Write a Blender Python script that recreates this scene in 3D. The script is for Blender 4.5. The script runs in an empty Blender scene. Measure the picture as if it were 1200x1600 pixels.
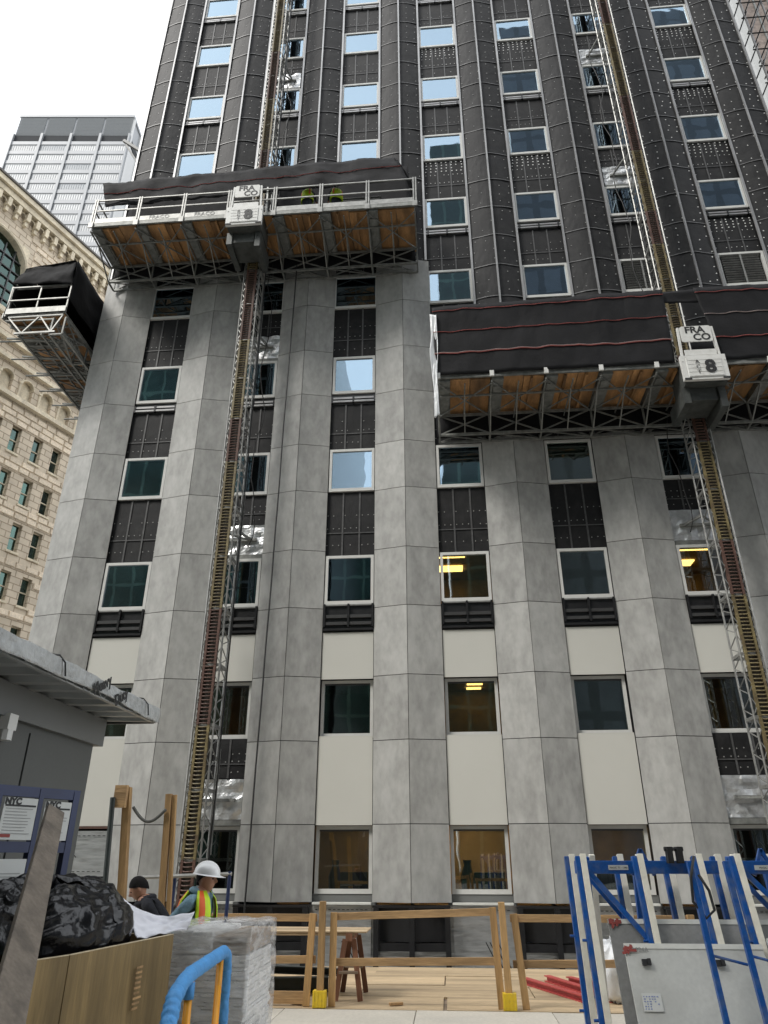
import bpy, bmesh, math, random
from mathutils import Vector, Matrix, noise

random.seed(11)
sc = bpy.context.scene
COL = sc.collection
R = math.radians
V = Vector

# ------------------------------------------------------------------ camera
cam_d = bpy.data.cameras.new('camera')
cam = bpy.data.objects.new('camera', cam_d)
COL.objects.link(cam)
cam.location = (10.825, -18.914, 1.75)
cam.rotation_euler = (R(90) + 0.4525, 0, 0.0832)
cam_d.sensor_fit = 'VERTICAL'
cam_d.sensor_height = 36.0
cam_d.lens = 36.0 * 1110.15 / 1600.0
cam_d.clip_end = 3000
cam_d.clip_start = 0.05
sc.camera = cam

# ------------------------------------------------------------------ sky, sun, exposure
SUN_EL, SUN_AZ = R(50), R(231)          # azimuth clockwise from +Y (behind the camera, to its left)
world = bpy.data.worlds.new('World')
sc.world = world
world.use_nodes = True
wn, wl = world.node_tree.nodes, world.node_tree.links
wn.clear()
w_out = wn.new('ShaderNodeOutputWorld')
w_bg = wn.new('ShaderNodeBackground')
w_sky = wn.new('ShaderNodeTexSky')
w_sky.sky_type = 'NISHITA'
w_sky.sun_disc = False
w_sky.sun_elevation = SUN_EL
w_sky.sun_rotation = SUN_AZ
w_sky.air_density = 1.0
w_sky.dust_density = 3.0
w_mix = wn.new('ShaderNodeMix')
w_mix.data_type = 'RGBA'
w_mix.inputs[0].default_value = 0.8
w_cl = wn.new('ShaderNodeTexNoise')
w_cl.inputs['Scale'].default_value = 2.2
w_cl.inputs['Detail'].default_value = 5
w_rmp = wn.new('ShaderNodeValToRGB')
w_rmp.color_ramp.elements[0].position = 0.3
w_rmp.color_ramp.elements[0].color = (10.6, 11.0, 11.5, 1)
w_rmp.color_ramp.elements[1].position = 0.7
w_rmp.color_ramp.elements[1].color = (13.6, 13.9, 14.2, 1)
wl.new(w_cl.outputs['Fac'], w_rmp.inputs[0])
wl.new(w_sky.outputs[0], w_mix.inputs[6])
wl.new(w_rmp.outputs[0], w_mix.inputs[7])
wl.new(w_mix.outputs[2], w_bg.inputs[0])
w_bg.inputs[1].default_value = 0.1
wl.new(w_bg.outputs[0], w_out.inputs[0])

sun_d = bpy.data.lights.new('sun', 'SUN')
sun = bpy.data.objects.new('sun', sun_d)
COL.objects.link(sun)
sun_d.energy = 1.5
sun_d.angle = R(16)
sun_d.color = (1.0, 0.965, 0.91)
sdir = V((math.sin(SUN_AZ) * math.cos(SUN_EL), math.cos(SUN_AZ) * math.cos(SUN_EL), math.sin(SUN_EL)))
sun.rotation_euler = (-sdir).to_track_quat('-Z', 'Y').to_euler()
sun.location = sdir * 60

sc.view_settings.view_transform = 'Standard'
sc.view_settings.look = 'None'
sc.view_settings.exposure = 0.9
sc.view_settings.gamma = 1.0
sc.view_settings.use_curve_mapping = False
sc.render.engine = 'CYCLES'
sc.cycles.max_bounces = 5
sc.cycles.diffuse_bounces = 2
sc.cycles.glossy_bounces = 3
sc.cycles.transparent_max_bounces = 6

# ------------------------------------------------------------------ helpers: materials
def mat(name, col, rough=0.6, metal=0.0, var=0.12, scale=3.0, detail=4, stretch=(1, 1, 1), fine=0.0, fscale=30.0,
        bump=0.0, bscale=20.0, objvar=0.0, spec=0.5, dirt=None, dirt_amt=0.0, dirt_scale=1.0, coat=0.0):
    m = bpy.data.materials.new(name)
    m.use_nodes = True
    n, l = m.node_tree.nodes, m.node_tree.links
    b = n['Principled BSDF']
    b.inputs['Roughness'].default_value = rough
    b.inputs['Metallic'].default_value = metal
    b.inputs['Specular IOR Level'].default_value = spec
    b.inputs['Coat Weight'].default_value = coat
    geo = n.new('ShaderNodeNewGeometry')
    mp = n.new('ShaderNodeMapping')
    mp.inputs['Scale'].default_value = stretch
    l.new(geo.outputs['Position'], mp.inputs[0])
    vec = mp.outputs[0]
    if objvar > 0:
        oi = n.new('ShaderNodeObjectInfo')
        vm = n.new('ShaderNodeVectorMath'); vm.operation = 'SCALE'
        vm.inputs[0].default_value = (37, 19, 53)
        l.new(oi.outputs['Random'], vm.inputs['Scale'])
        va = n.new('ShaderNodeVectorMath'); va.operation = 'ADD'
        l.new(vec, va.inputs[0]); l.new(vm.outputs[0], va.inputs[1])
        vec = va.outputs[0]
    nz = n.new('ShaderNodeTexNoise')
    nz.inputs['Scale'].default_value = scale
    nz.inputs['Detail'].default_value = detail
    nz.inputs['Roughness'].default_value = 0.6
    l.new(vec, nz.inputs['Vector'])
    mr = n.new('ShaderNodeMapRange')
    mr.inputs['From Min'].default_value = 0.3
    mr.inputs['From Max'].default_value = 0.7
    mr.inputs['To Min'].default_value = 1 - var
    mr.inputs['To Max'].default_value = 1 + var
    l.new(nz.outputs['Fac'], mr.inputs['Value'])
    fac = mr.outputs[0]
    if fine > 0:
        nf = n.new('ShaderNodeTexNoise')
        nf.inputs['Scale'].default_value = fscale
        nf.inputs['Detail'].default_value = 3
        l.new(vec, nf.inputs['Vector'])
        m2 = n.new('ShaderNodeMapRange')
        m2.inputs['From Min'].default_value = 0.3
        m2.inputs['From Max'].default_value = 0.7
        m2.inputs['To Min'].default_value = 1 - fine
        m2.inputs['To Max'].default_value = 1 + fine
        l.new(nf.outputs['Fac'], m2.inputs['Value'])
        mm = n.new('ShaderNodeMath'); mm.operation = 'MULTIPLY'
        l.new(fac, mm.inputs[0]); l.new(m2.outputs[0], mm.inputs[1])
        fac = mm.outputs[0]
    if objvar > 0:
        m3 = n.new('ShaderNodeMapRange')
        m3.inputs['To Min'].default_value = 1 - objvar
        m3.inputs['To Max'].default_value = 1 + objvar
        l.new(oi.outputs['Random'], m3.inputs['Value'])
        mm = n.new('ShaderNodeMath'); mm.operation = 'MULTIPLY'
        l.new(fac, mm.inputs[0]); l.new(m3.outputs[0], mm.inputs[1])
        fac = mm.outputs[0]
    vs = n.new('ShaderNodeVectorMath'); vs.operation = 'SCALE'
    vs.inputs[0].default_value = col
    l.new(fac, vs.inputs['Scale'])
    outc = vs.outputs[0]
    if dirt is not None:
        nd = n.new('ShaderNodeTexNoise')
        nd.inputs['Scale'].default_value = dirt_scale
        nd.inputs['Detail'].default_value = 6
        l.new(vec, nd.inputs['Vector'])
        md = n.new('ShaderNodeMapRange')
        md.inputs['From Min'].default_value = 0.48
        md.inputs['From Max'].default_value = 0.7
        md.inputs['To Max'].default_value = dirt_amt
        l.new(nd.outputs['Fac'], md.inputs['Value'])
        mx = n.new('ShaderNodeMix'); mx.data_type = 'RGBA'
        l.new(md.outputs[0], mx.inputs[0])
        l.new(outc, mx.inputs[6])
        mx.inputs[7].default_value = (*dirt, 1)
        outc = mx.outputs[2]
    l.new(outc, b.inputs['Base Color'])
    if bump > 0:
        nb = n.new('ShaderNodeTexNoise')
        nb.inputs['Scale'].default_value = bscale
        nb.inputs['Detail'].default_value = 4
        l.new(vec, nb.inputs['Vector'])
        bp = n.new('ShaderNodeBump')
        bp.inputs['Strength'].default_value = bump
        bp.inputs['Distance'].default_value = 0.05
        l.new(nb.outputs['Fac'], bp.inputs['Height'])
        l.new(bp.outputs[0], b.inputs['Normal'])
    return m

def emit(name, col, strength):
    m = bpy.data.materials.new(name)
    m.use_nodes = True
    n, l = m.node_tree.nodes, m.node_tree.links
    n.clear()
    o = n.new('ShaderNodeOutputMaterial')
    e = n.new('ShaderNodeEmission')
    e.inputs[0].default_value = (*col, 1)
    e.inputs[1].default_value = strength
    l.new(e.outputs[0], o.inputs[0])
    return m

def glass(name, refl=0.45, tint=(0.5, 0.56, 0.55), gcol=(0.8, 0.92, 1.0), wave=0.006, wscale=1.3):
    m = bpy.data.materials.new(name)
    m.use_nodes = True
    n, l = m.node_tree.nodes, m.node_tree.links
    n.clear()
    o = n.new('ShaderNodeOutputMaterial')
    mix = n.new('ShaderNodeMixShader')
    tr = n.new('ShaderNodeBsdfTransparent'); tr.inputs[0].default_value = (*tint, 1)
    gl = n.new('ShaderNodeBsdfGlossy'); gl.inputs[0].default_value = (*gcol, 1); gl.inputs['Roughness'].default_value = 0.012
    fr = n.new('ShaderNodeFresnel'); fr.inputs[0].default_value = 1.5
    ma = n.new('ShaderNodeMath'); ma.operation = 'MULTIPLY_ADD'; ma.use_clamp = True
    ma.inputs[1].default_value = 1.0 - refl
    ma.inputs[2].default_value = refl
    l.new(fr.outputs[0], ma.inputs[0])
    l.new(ma.outputs[0], mix.inputs[0])
    l.new(tr.outputs[0], mix.inputs[1]); l.new(gl.outputs[0], mix.inputs[2])
    geo = n.new('ShaderNodeNewGeometry')
    nz = n.new('ShaderNodeTexNoise'); nz.inputs['Scale'].default_value = wscale; nz.inputs['Detail'].default_value = 1
    l.new(geo.outputs['Position'], nz.inputs['Vector'])
    bp = n.new('ShaderNodeBump'); bp.inputs['Strength'].default_value = wave; bp.inputs['Distance'].default_value = 0.3
    l.new(nz.outputs['Fac'], bp.inputs['Height'])
    l.new(bp.outputs[0], gl.inputs['Normal'])
    l.new(mix.outputs[0], o.inputs[0])
    return m

def wrap_mat(name, opacity=0.45):
    m = bpy.data.materials.new(name)
    m.use_nodes = True
    n, l = m.node_tree.nodes, m.node_tree.links
    b = n['Principled BSDF']
    out = n['Material Output']
    b.inputs['Base Color'].default_value = (0.9, 0.9, 0.89, 1)
    b.inputs['Roughness'].default_value = 0.12
    tr = n.new('ShaderNodeBsdfTransparent')
    mix = n.new('ShaderNodeMixShader')
    geo = n.new('ShaderNodeNewGeometry')
    mp = n.new('ShaderNodeMapping'); mp.inputs['Scale'].default_value = (3, 3, 14); mp.inputs['Rotation'].default_value = (0.4, 0.3, 0)
    l.new(geo.outputs['Position'], mp.inputs[0])
    nz = n.new('ShaderNodeTexNoise'); nz.inputs['Scale'].default_value = 2.0; nz.inputs['Detail'].default_value = 5
    l.new(mp.outputs[0], nz.inputs['Vector'])
    mr = n.new('ShaderNodeMapRange'); mr.inputs['From Min'].default_value = 0.35; mr.inputs['From Max'].default_value = 0.7
    mr.inputs['To Min'].default_value = opacity * 0.5; mr.inputs['To Max'].default_value = min(1, opacity * 1.8)
    l.new(nz.outputs['Fac'], mr.inputs['Value'])
    l.new(mr.outputs[0], mix.inputs[0])
    bp = n.new('ShaderNodeBump'); bp.inputs['Strength'].default_value = 0.6; bp.inputs['Distance'].default_value = 0.03
    l.new(nz.outputs['Fac'], bp.inputs['Height']); l.new(bp.outputs[0], b.inputs['Normal'])
    l.new(tr.outputs[0], mix.inputs[1]); l.new(b.outputs[0], mix.inputs[2])
    l.new(mix.outputs[0], out.inputs[0])
    return m

def wood(name, col, ring=0.34, scale=6.0, axis='x', rough=0.7, objvar=0.12):
    st = {'x': (0.12, 1, 1), 'y': (1, 0.12, 1), 'z': (1, 1, 0.1)}[axis]
    return mat(name, col, rough=rough, var=ring, scale=scale, detail=6, stretch=st, fine=0.15, fscale=60, objvar=objvar, bump=0.2, bscale=30,
               dirt=tuple(c * 0.42 for c in col), dirt_amt=0.75, dirt_scale=scale * 0.7)

def brick_mat(name, col, mortar, bw, bh, offset=0.5, rough=0.8, msize=0.02, var=0.1, axis='xz', metal=0.0):
    m = mat(name, col, rough=rough, var=var, scale=0.6, objvar=0.05, metal=metal)
    n, l = m.node_tree.nodes, m.node_tree.links
    b = n['Principled BSDF']
    src = b.inputs['Base Color'].links[0].from_socket
    tc = n.new('ShaderNodeTexCoord')
    sp = n.new('ShaderNodeSeparateXYZ'); cb = n.new('ShaderNodeCombineXYZ')
    l.new(tc.outputs['Object'], sp.inputs[0])
    l.new(sp.outputs['XYZ'.index(axis[0].upper())], cb.inputs[0])
    l.new(sp.outputs['XYZ'.index(axis[1].upper())], cb.inputs[1])
    br = n.new('ShaderNodeTexBrick')
    br.offset = offset
    br.inputs['Scale'].default_value = 1.0
    br.inputs['Brick Width'].default_value = bw
    br.inputs['Row Height'].default_value = bh
    br.inputs['Mortar Size'].default_value = msize
    br.inputs['Color1'].default_value = (1, 1, 1, 1)
    br.inputs['Color2'].default_value = (0.82, 0.82, 0.82, 1)
    br.inputs['Mortar'].default_value = (*mortar, 1)
    l.new(cb.outputs[0], br.inputs['Vector'])
    mx = n.new('ShaderNodeMix'); mx.data_type = 'RGBA'; mx.blend_type = 'MULTIPLY'
    mx.inputs[0].default_value = 1.0
    l.new(src, mx.inputs[6]); l.new(br.outputs['Color'], mx.inputs[7])
    l.new(mx.outputs[2], b.inputs['Base Color'])
    return m

M = {}
M['concrete'] = mat('concrete_panel', (0.352, 0.351, 0.334), rough=0.62, var=0.14, scale=2.3, detail=10, stretch=(1, 1, 0.5), fine=0.10, fscale=9, objvar=0.13,
                    dirt=(0.50, 0.50, 0.48), dirt_amt=0.55, dirt_scale=2.6, bump=0.05, bscale=60)
M['beige'] = mat('beige_panel', (0.58, 0.575, 0.525), rough=0.45, var=0.02, scale=0.6, objvar=0.03)
M['membrane'] = mat('membrane', (0.0115, 0.0115, 0.0122), spec=0.3, rough=0.65, var=0.2, scale=2.0, fine=0.15, fscale=14, objvar=0.15, bump=0.1, bscale=6, dirt=(0.03, 0.03, 0.029), dirt_amt=0.5, dirt_scale=3.0)
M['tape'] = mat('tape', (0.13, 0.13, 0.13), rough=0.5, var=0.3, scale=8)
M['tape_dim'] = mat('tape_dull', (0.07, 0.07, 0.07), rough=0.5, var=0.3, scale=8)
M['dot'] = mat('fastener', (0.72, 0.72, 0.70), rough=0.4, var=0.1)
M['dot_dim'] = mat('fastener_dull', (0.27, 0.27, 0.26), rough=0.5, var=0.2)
M['alu'] = mat('aluminium', (0.35, 0.35, 0.35), rough=0.4, metal=0.5, var=0.18, scale=2.0, stretch=(1, 1, 0.3))
M['frame'] = mat('window_frame', (0.64, 0.64, 0.61), rough=0.4, metal=0.0, var=0.06)
M['frame_dark'] = mat('window_frame_dark', (0.05, 0.05, 0.05), rough=0.4, var=0.1)
M['glass'] = glass('glass', 0.42, gcol=(0.5, 0.66, 0.80))
M['glass_low'] = glass('glass_clear', 0.13, tint=(0.8, 0.82, 0.78), gcol=(0.8, 0.9, 0.92))
M['gear'] = mat('gearbox_paint', (0.075, 0.08, 0.075), rough=0.5, metal=0.3, var=0.3, scale=5)
M['black'] = mat('black_metal', (0.016, 0.016, 0.017), rough=0.35, var=0.25, scale=5)
M['dark'] = mat('dark_void', (0.02, 0.02, 0.02), rough=0.9, var=0.2)
M['foil'] = mat('foil', (0.66, 0.67, 0.67), rough=0.36, metal=0.7, var=0.2, scale=5, bump=0.45, bscale=7)
M['foil_board'] = mat('foil_board', (0.62, 0.63, 0.63), rough=0.3, metal=0.75, var=0.15, scale=4, bump=0.4, bscale=5, stretch=(0.35, 0.5, 2.2), dirt=(0.2, 0.2, 0.19), dirt_amt=0.4, dirt_scale=6)
M['ink'] = mat('black_ink', (0.02, 0.02, 0.02), rough=0.6, var=0.1)
M['room'] = mat('room_wall', (0.34, 0.25, 0.14), rough=0.8, var=0.2, scale=1.5)
M['room_dark'] = mat('room_dark', (0.03, 0.04, 0.04), rough=0.8, var=0.2)
M['blind_teal'] = mat('blind_teal', (0.06, 0.13, 0.11), rough=0.7, var=0.1)
M['blind_grey'] = mat('blind_grey', (0.12, 0.13, 0.13), rough=0.7, var=0.1)
M['lamp_warm'] = emit('lamp_warm', (1.0, 0.62, 0.18), 2.6)
M['lamp_white'] = emit('lamp_white', (1.0, 0.7, 0.34), 9.0)
M['mast_y'] = mat('mast_yellow', (0.17, 0.135, 0.06), rough=0.55, var=0.4, scale=4, fine=0.25, fscale=25, dirt=(0.09, 0.06, 0.035), dirt_amt=0.8, dirt_scale=5)
M['mast_r'] = mat('mast_rust', (0.095, 0.048, 0.034), rough=0.65, var=0.35, scale=4, fine=0.25, fscale=25)
M['rack_dark'] = mat('rack_dark', (0.03, 0.024, 0.016), rough=0.7, var=0.3)
M['galv'] = mat('galvanised', (0.29, 0.29, 0.275), rough=0.45, metal=0.5, var=0.25, scale=6)
M['galv_dark'] = mat('galvanised_dirty', (0.22, 0.225, 0.21), rough=0.55, metal=0.35, var=0.3, scale=6)
M['white'] = mat('white_paint', (0.72, 0.72, 0.69), rough=0.4, var=0.06, scale=3, dirt=(0.4, 0.38, 0.34), dirt_amt=0.35, dirt_scale=6)
M['ply_or'] = mat('formwork_ply', (0.38, 0.205, 0.085), rough=0.55, var=0.35, scale=2.5, stretch=(1, 0.25, 1), fine=0.15, fscale=30, objvar=0.45, dirt=(0.07, 0.05, 0.035), dirt_amt=0.75, dirt_scale=2)
M['tarp'] = mat('tarp_charcoal', (0.0125, 0.0125, 0.0138), spec=0.2, rough=0.75, var=0.15, scale=2, bump=0.15, bscale=8, fine=0.1, fscale=60)
M['tarp_black'] = mat('tarp_black', (0.009, 0.009, 0.010), spec=0.2, rough=0.8, var=0.15, scale=2, bump=0.2, bscale=5)
M['cord_red'] = mat('cord_red', (0.42, 0.1, 0.09), rough=0.6, var=0.25, scale=8)
M['cord_pale'] = mat('cord_pale', (0.5, 0.4, 0.38), rough=0.6, var=0.2)
M['plastic_white'] = mat('plastic_white', (0.72, 0.74, 0.75), rough=0.35, var=0.1, bump=0.4, bscale=8)
M['hivis'] = mat('hivis', (0.62, 0.85, 0.02), rough=0.6, var=0.08)
M['hivis_or'] = mat('hivis_orange', (0.85, 0.14, 0.03), rough=0.6, var=0.08)
M['stone'] = mat('stone_block', (0.76, 0.64, 0.49), rough=0.85, var=0.12, scale=1.3, fine=0.14, fscale=8, objvar=0.14, bump=0.4, bscale=10)
M['stone_flat'] = brick_mat('stone_wall', (0.72, 0.61, 0.465), (0.52, 0.48, 0.44), 1.15, 0.56, msize=0.045, var=0.14)
M['stone_trim'] = mat('stone_trim', (0.74, 0.645, 0.48), rough=0.8, var=0.15, scale=1.0, fine=0.12, fscale=6, dirt=(0.32, 0.27, 0.2), dirt_amt=0.4, dirt_scale=0.9)
M['roof_edge'] = mat('roof_edge', (0.12, 0.11, 0.1), rough=0.6, var=0.2)
M['glass_green'] = glass('glass_green', 0.10, tint=(0.3, 0.42, 0.38), gcol=(0.5, 0.72, 0.66))
M['sky_frame'] = mat('tower_steel', (0.23, 0.24, 0.25), rough=0.5, var=0.05, scale=0.1)
M['sky_span'] = mat('tower_spandrel', (0.21, 0.22, 0.23), rough=0.5, var=0.06, scale=0.1)
M['sky_blind'] = mat('tower_blind', (0.40, 0.405, 0.40), rough=0.5, var=0.05, scale=0.1, objvar=0.12)
M['sky_dark'] = mat('tower_dark', (0.012, 0.014, 0.016), rough=0.9, var=0.1)
M['sky_louver'] = mat('tower_louver', (0.25, 0.265, 0.275), rough=0.5, var=0.05)
M['shed'] = mat('shed_metal', (0.095, 0.1, 0.095), rough=0.55, var=0.07, scale=1.0, fine=0.04, fscale=40)
M['shed_lt'] = mat('shed_metal_light', (0.16, 0.165, 0.16), rough=0.5, var=0.07, scale=1.0)
M['corrug'] = mat('corrugated_steel', (0.46, 0.47, 0.46), rough=0.38, metal=0.6, var=0.12, scale=2.0, stretch=(0.3, 1, 1))
M['sheeting'] = mat('roof_sheeting', (0.42, 0.43, 0.42), rough=0.3, var=0.2, scale=6, bump=0.8, bscale=14, coat=0.2)
M['blue'] = mat('blue_paint', (0.008, 0.085, 0.33), rough=0.35, var=0.12, scale=5, dirt=(0.16, 0.18, 0.22), dirt_amt=0.5, dirt_scale=9, fine=0.12, fscale=40)
M['blue_frame'] = mat('blue_frame', (0.014, 0.026, 0.085), rough=0.45, var=0.15, scale=5)
M['cream'] = mat('cream_strip', (0.84, 0.80, 0.68), rough=0.55, var=0.08, scale=7, dirt=(0.45, 0.4, 0.3), dirt_amt=0.3, dirt_scale=10)
M['paper'] = mat('paper', (0.62, 0.63, 0.60), rough=0.7, var=0.05, scale=4)
M['paper_red'] = mat('paper_red', (0.3, 0.06, 0.05), rough=0.7, var=0.1)
M['print'] = mat('print_grey', (0.33, 0.33, 0.32), rough=0.7, var=0.1)
M['print_blue'] = mat('print_blue', (0.25, 0.3, 0.5), rough=0.7, var=0.1)
M['wood_x'] = wood('lumber_x', (0.47, 0.295, 0.14), axis='x')
M['wood_z'] = wood('lumber_z', (0.43, 0.265, 0.115), axis='z')
M['wood_old'] = wood('weathered_plank', (0.15, 0.125, 0.098), axis='z', ring=0.22, scale=9)
M['wood_red'] = wood('stained_lumber', (0.22, 0.1, 0.055), axis='z')
M['wood_grey'] = wood('grey_lumber', (0.30, 0.23, 0.165), axis='x')
M['ply'] = wood('plywood_pale', (0.48, 0.36, 0.22), axis='x', ring=0.16, scale=4, objvar=0.09)
M['ply_brown'] = wood('plywood_brown', (0.26, 0.18, 0.075), axis='z', ring=0.3, scale=5)
M['ply_edge'] = mat('plywood_edge', (0.62, 0.52, 0.35), rough=0.7, var=0.2, scale=20)
M['yellow'] = mat('yellow_paint', (0.86, 0.36, 0.012), rough=0.4, var=0.08)
M['yellow_base'] = mat('yellow_base', (0.82, 0.58, 0.03), rough=0.45, var=0.1, dirt=(0.5, 0.35, 0.1), dirt_amt=0.4, dirt_scale=20)
M['foam'] = mat('blue_foam', (0.075, 0.3, 0.64), rough=0.6, var=0.12, scale=9, bump=0.3, bscale=25)
M['bag'] = mat('black_plastic', (0.006, 0.006, 0.007), rough=0.24, var=0.2, scale=6, bump=0.25, bscale=16, spec=0.5)
M['cloth_white'] = mat('white_sheet', (0.74, 0.74, 0.78), rough=0.7, var=0.05, scale=5, bump=0.25, bscale=7)
M['skin'] = mat('skin', (0.46, 0.235, 0.155), rough=0.55, var=0.1, scale=20)
M['hair'] = mat('hair', (0.008, 0.007, 0.007), spec=0.2, rough=0.85, var=0.3, scale=60)
M['hoodie'] = mat('hoodie_blue', (0.19, 0.31, 0.37), rough=0.85, var=0.18, scale=14, bump=0.5, bscale=16)
M['jacket'] = mat('jacket_dark', (0.014, 0.015, 0.02), spec=0.25, rough=0.75, var=0.3, scale=9, bump=0.4, bscale=14)
M['trouser'] = mat('trouser', (0.035, 0.04, 0.055), rough=0.85, var=0.2, scale=10)
M['hat'] = mat('hard_hat_white', (0.84, 0.84, 0.83), rough=0.3, var=0.03, coat=0.3)
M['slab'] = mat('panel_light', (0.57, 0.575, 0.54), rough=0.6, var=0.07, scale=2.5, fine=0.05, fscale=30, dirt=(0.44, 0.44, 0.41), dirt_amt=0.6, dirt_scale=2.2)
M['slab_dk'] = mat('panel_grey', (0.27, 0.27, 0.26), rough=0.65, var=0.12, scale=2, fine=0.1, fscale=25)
M['slab_edge'] = mat('panel_edge', (0.68, 0.68, 0.63), rough=0.7, var=0.08, scale=8)
M['red'] = mat('red_paint', (0.40, 0.055, 0.05), rough=0.5, var=0.15, scale=6)
M['steel_green'] = mat('dark_steel', (0.035, 0.045, 0.042), rough=0.45, var=0.2, scale=5)
M['ground'] = mat('ground', (0.30, 0.29, 0.27), rough=0.9, var=0.15, scale=0.4, fine=0.1, fscale=12, bump=0.2, bscale=30)
M['pave'] = mat('pavement', (0.50, 0.465, 0.395), rough=0.85, var=0.08, scale=1.2, fine=0.07, fscale=25, objvar=0.05, dirt=(0.40, 0.38, 0.34), dirt_amt=0.4, dirt_scale=1.5, bump=0.12, bscale=40)
M['opp_glass'] = brick_mat('opposite_glass', (0.032, 0.06, 0.05), (2.6, 2.3, 2.2), 1.6, 3.7, offset=0.0, rough=0.12, msize=0.12, var=0.3)
M['opp_grey'] = brick_mat('opposite_grey', (0.10, 0.115, 0.135), (0.45, 0.45, 0.45), 2.2, 3.6, offset=0.0, rough=0.4, msize=0.35, var=0.15)
M['net'] = mat('brown_net', (0.13, 0.105, 0.09), rough=0.9, var=0.2, scale=0.12, fine=0.35, fscale=1.6)
M['wrap'] = wrap_mat('stretch_wrap', 0.36)
M['board_white'] = mat('board_white', (0.8, 0.8, 0.78), rough=0.7, var=0.08, objvar=0.12)
M['rubber'] = mat('black_rubber', (0.02, 0.02, 0.02), rough=0.6, var=0.2)
M['rope'] = mat('rope_grey', (0.11, 0.11, 0.1), rough=0.8, var=0.2)

# ------------------------------------------------------------------ helpers: meshes and objects
class MB:
    def __init__(s):
        s.v, s.f, s.m = [], [], []
        s.mi = 0
    def add(s, vs, fs):
        o = len(s.v)
        s.v += [tuple(p) for p in vs]
        s.f += [tuple(i + o for i in f) for f in fs]
        s.m += [s.mi] * len(fs)
        return s
    def box(s, x0, x1, y0, y1, z0, z1):
        vs = [(x, y, z) for z in (z0, z1) for y in (y0, y1) for x in (x0, x1)]
        return s.add(vs, [(0, 2, 3, 1), (4, 5, 7, 6), (0, 1, 5, 4), (2, 6, 7, 3), (0, 4, 6, 2), (1, 3, 7, 5)])
    def bar(s, p, q, w, h=None, up=(0, 0, 1)):
        p, q, up = V(p), V(q), V(up)
        h = w if h is None else h
        d = (q - p).normalized()
        if abs(d.dot(up)) > 0.97:
            up = V((0, 1, 0)) if abs(d.y) < 0.9 else V((1, 0, 0))
        a = d.cross(up).normalized() * (w / 2)
        b = a.cross(d).normalized() * (h / 2)
        vs = [c + i * a + j * b for c in (p, q) for j in (-1, 1) for i in (-1, 1)]
        return s.add(vs, [(0, 2, 3, 1), (4, 5, 7, 6), (0, 1, 5, 4), (2, 6, 7, 3), (0, 4, 6, 2), (1, 3, 7, 5)])
    def tube(s, p, q, r, n=6, r2=None):
        return s.pipe([p, q], r, n, r2)
    def pipe(s, pts, r, n=6, r2=None, radii=None):
        pts = [V(p) for p in pts]
        k = len(pts)
        vs = []
        prev = None
        for i, p in enumerate(pts):
            d = (pts[min(i + 1, k - 1)] - pts[max(i - 1, 0)]).normalized()
            if prev is None:
                u = V((0, 0, 1)) if abs(d.z) < 0.9 else V((1, 0, 0))
                a = d.cross(u).normalized()
            else:
                a = (prev - d * prev.dot(d)).normalized()
            prev = a
            b = d.cross(a)
            rr = radii[i] if radii else (r if r2 is None else r + (r2 - r) * i / (k - 1))
            for j in range(n):
                t = 2 * math.pi * j / n
                vs.append(p + a * (rr * math.cos(t)) + b * (rr * math.sin(t)))
        fs = [(i * n + j, i * n + (j + 1) % n, (i + 1) * n + (j + 1) % n, (i + 1) * n + j) for i in range(k - 1) for j in range(n)]
        fs += [tuple(range(n))[::-1], tuple((k - 1) * n + j for j in range(n))]
        return s.add(vs, fs)
    def poly_prism(s, pts, y0, y1):
        """pts: (x,z) outline, extruded along y"""
        n = len(pts)
        vs = [(x, y0, z) for x, z in pts] + [(x, y1, z) for x, z in pts]
        fs = [tuple(range(n)), tuple(range(2 * n - 1, n - 1, -1))]
        fs += [(i, i + n, (i + 1) % n + n, (i + 1) % n) for i in range(n)]
        return s.add(vs, fs)
    def plan_prism(s, pts, z0, z1):
        n = len(pts)
        vs = [(x, y, z0) for x, y in pts] + [(x, y, z1) for x, y in pts]
        fs = [tuple(range(n - 1, -1, -1)), tuple(range(n, 2 * n))]
        fs += [(i, (i + 1) % n, (i + 1) % n + n, i + n) for i in range(n)]
        return s.add(vs, fs)
    def grid(s, fn, nu, nv):
        vs = [fn(i / nu, j / nv) for j in range(nv + 1) for i in range(nu + 1)]
        w = nu + 1
        return s.add(vs, [(j * w + i, j * w + i + 1, (j + 1) * w + i + 1, (j + 1) * w + i) for j in range(nv) for i in range(nu)])
    def mesh(s, name, *mats, smooth=False):
        me = bpy.data.meshes.new(name)
        me.from_pydata(s.v, [], s.f)
        for mm in mats:
            me.materials.append(M[mm] if isinstance(mm, str) else mm)
        if len(mats) > 1:
            me.polygons.foreach_set('material_index', s.m)
        if smooth:
            me.polygons.foreach_set('use_smooth', [True] * len(me.polygons))
        bm = bmesh.new(); bm.from_mesh(me)
        bmesh.ops.recalc_face_normals(bm, faces=bm.faces)
        bm.to_mesh(me); bm.free()
        me.update()
        return me

W = {}
def link(name, me, parent=None, loc=(0, 0, 0), rot=(0, 0, 0), basis=None):
    """world placement; the parent's own placement is undone in the parent inverse"""
    o = bpy.data.objects.new(name, me)
    COL.objects.link(o)
    if basis is None:
        o.location = loc
        o.rotation_euler = rot
        if any(rot):
            basis = Matrix.Translation(V(loc)) @ o.rotation_euler.to_matrix().to_4x4()
        else:
            basis = Matrix.Translation(V(loc))
    else:
        o.matrix_basis = basis
    if parent is not None:
        o.parent = parent
        o.matrix_parent_inverse = W[parent.name].inverted()
    W[o.name] = basis
    return o

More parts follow.
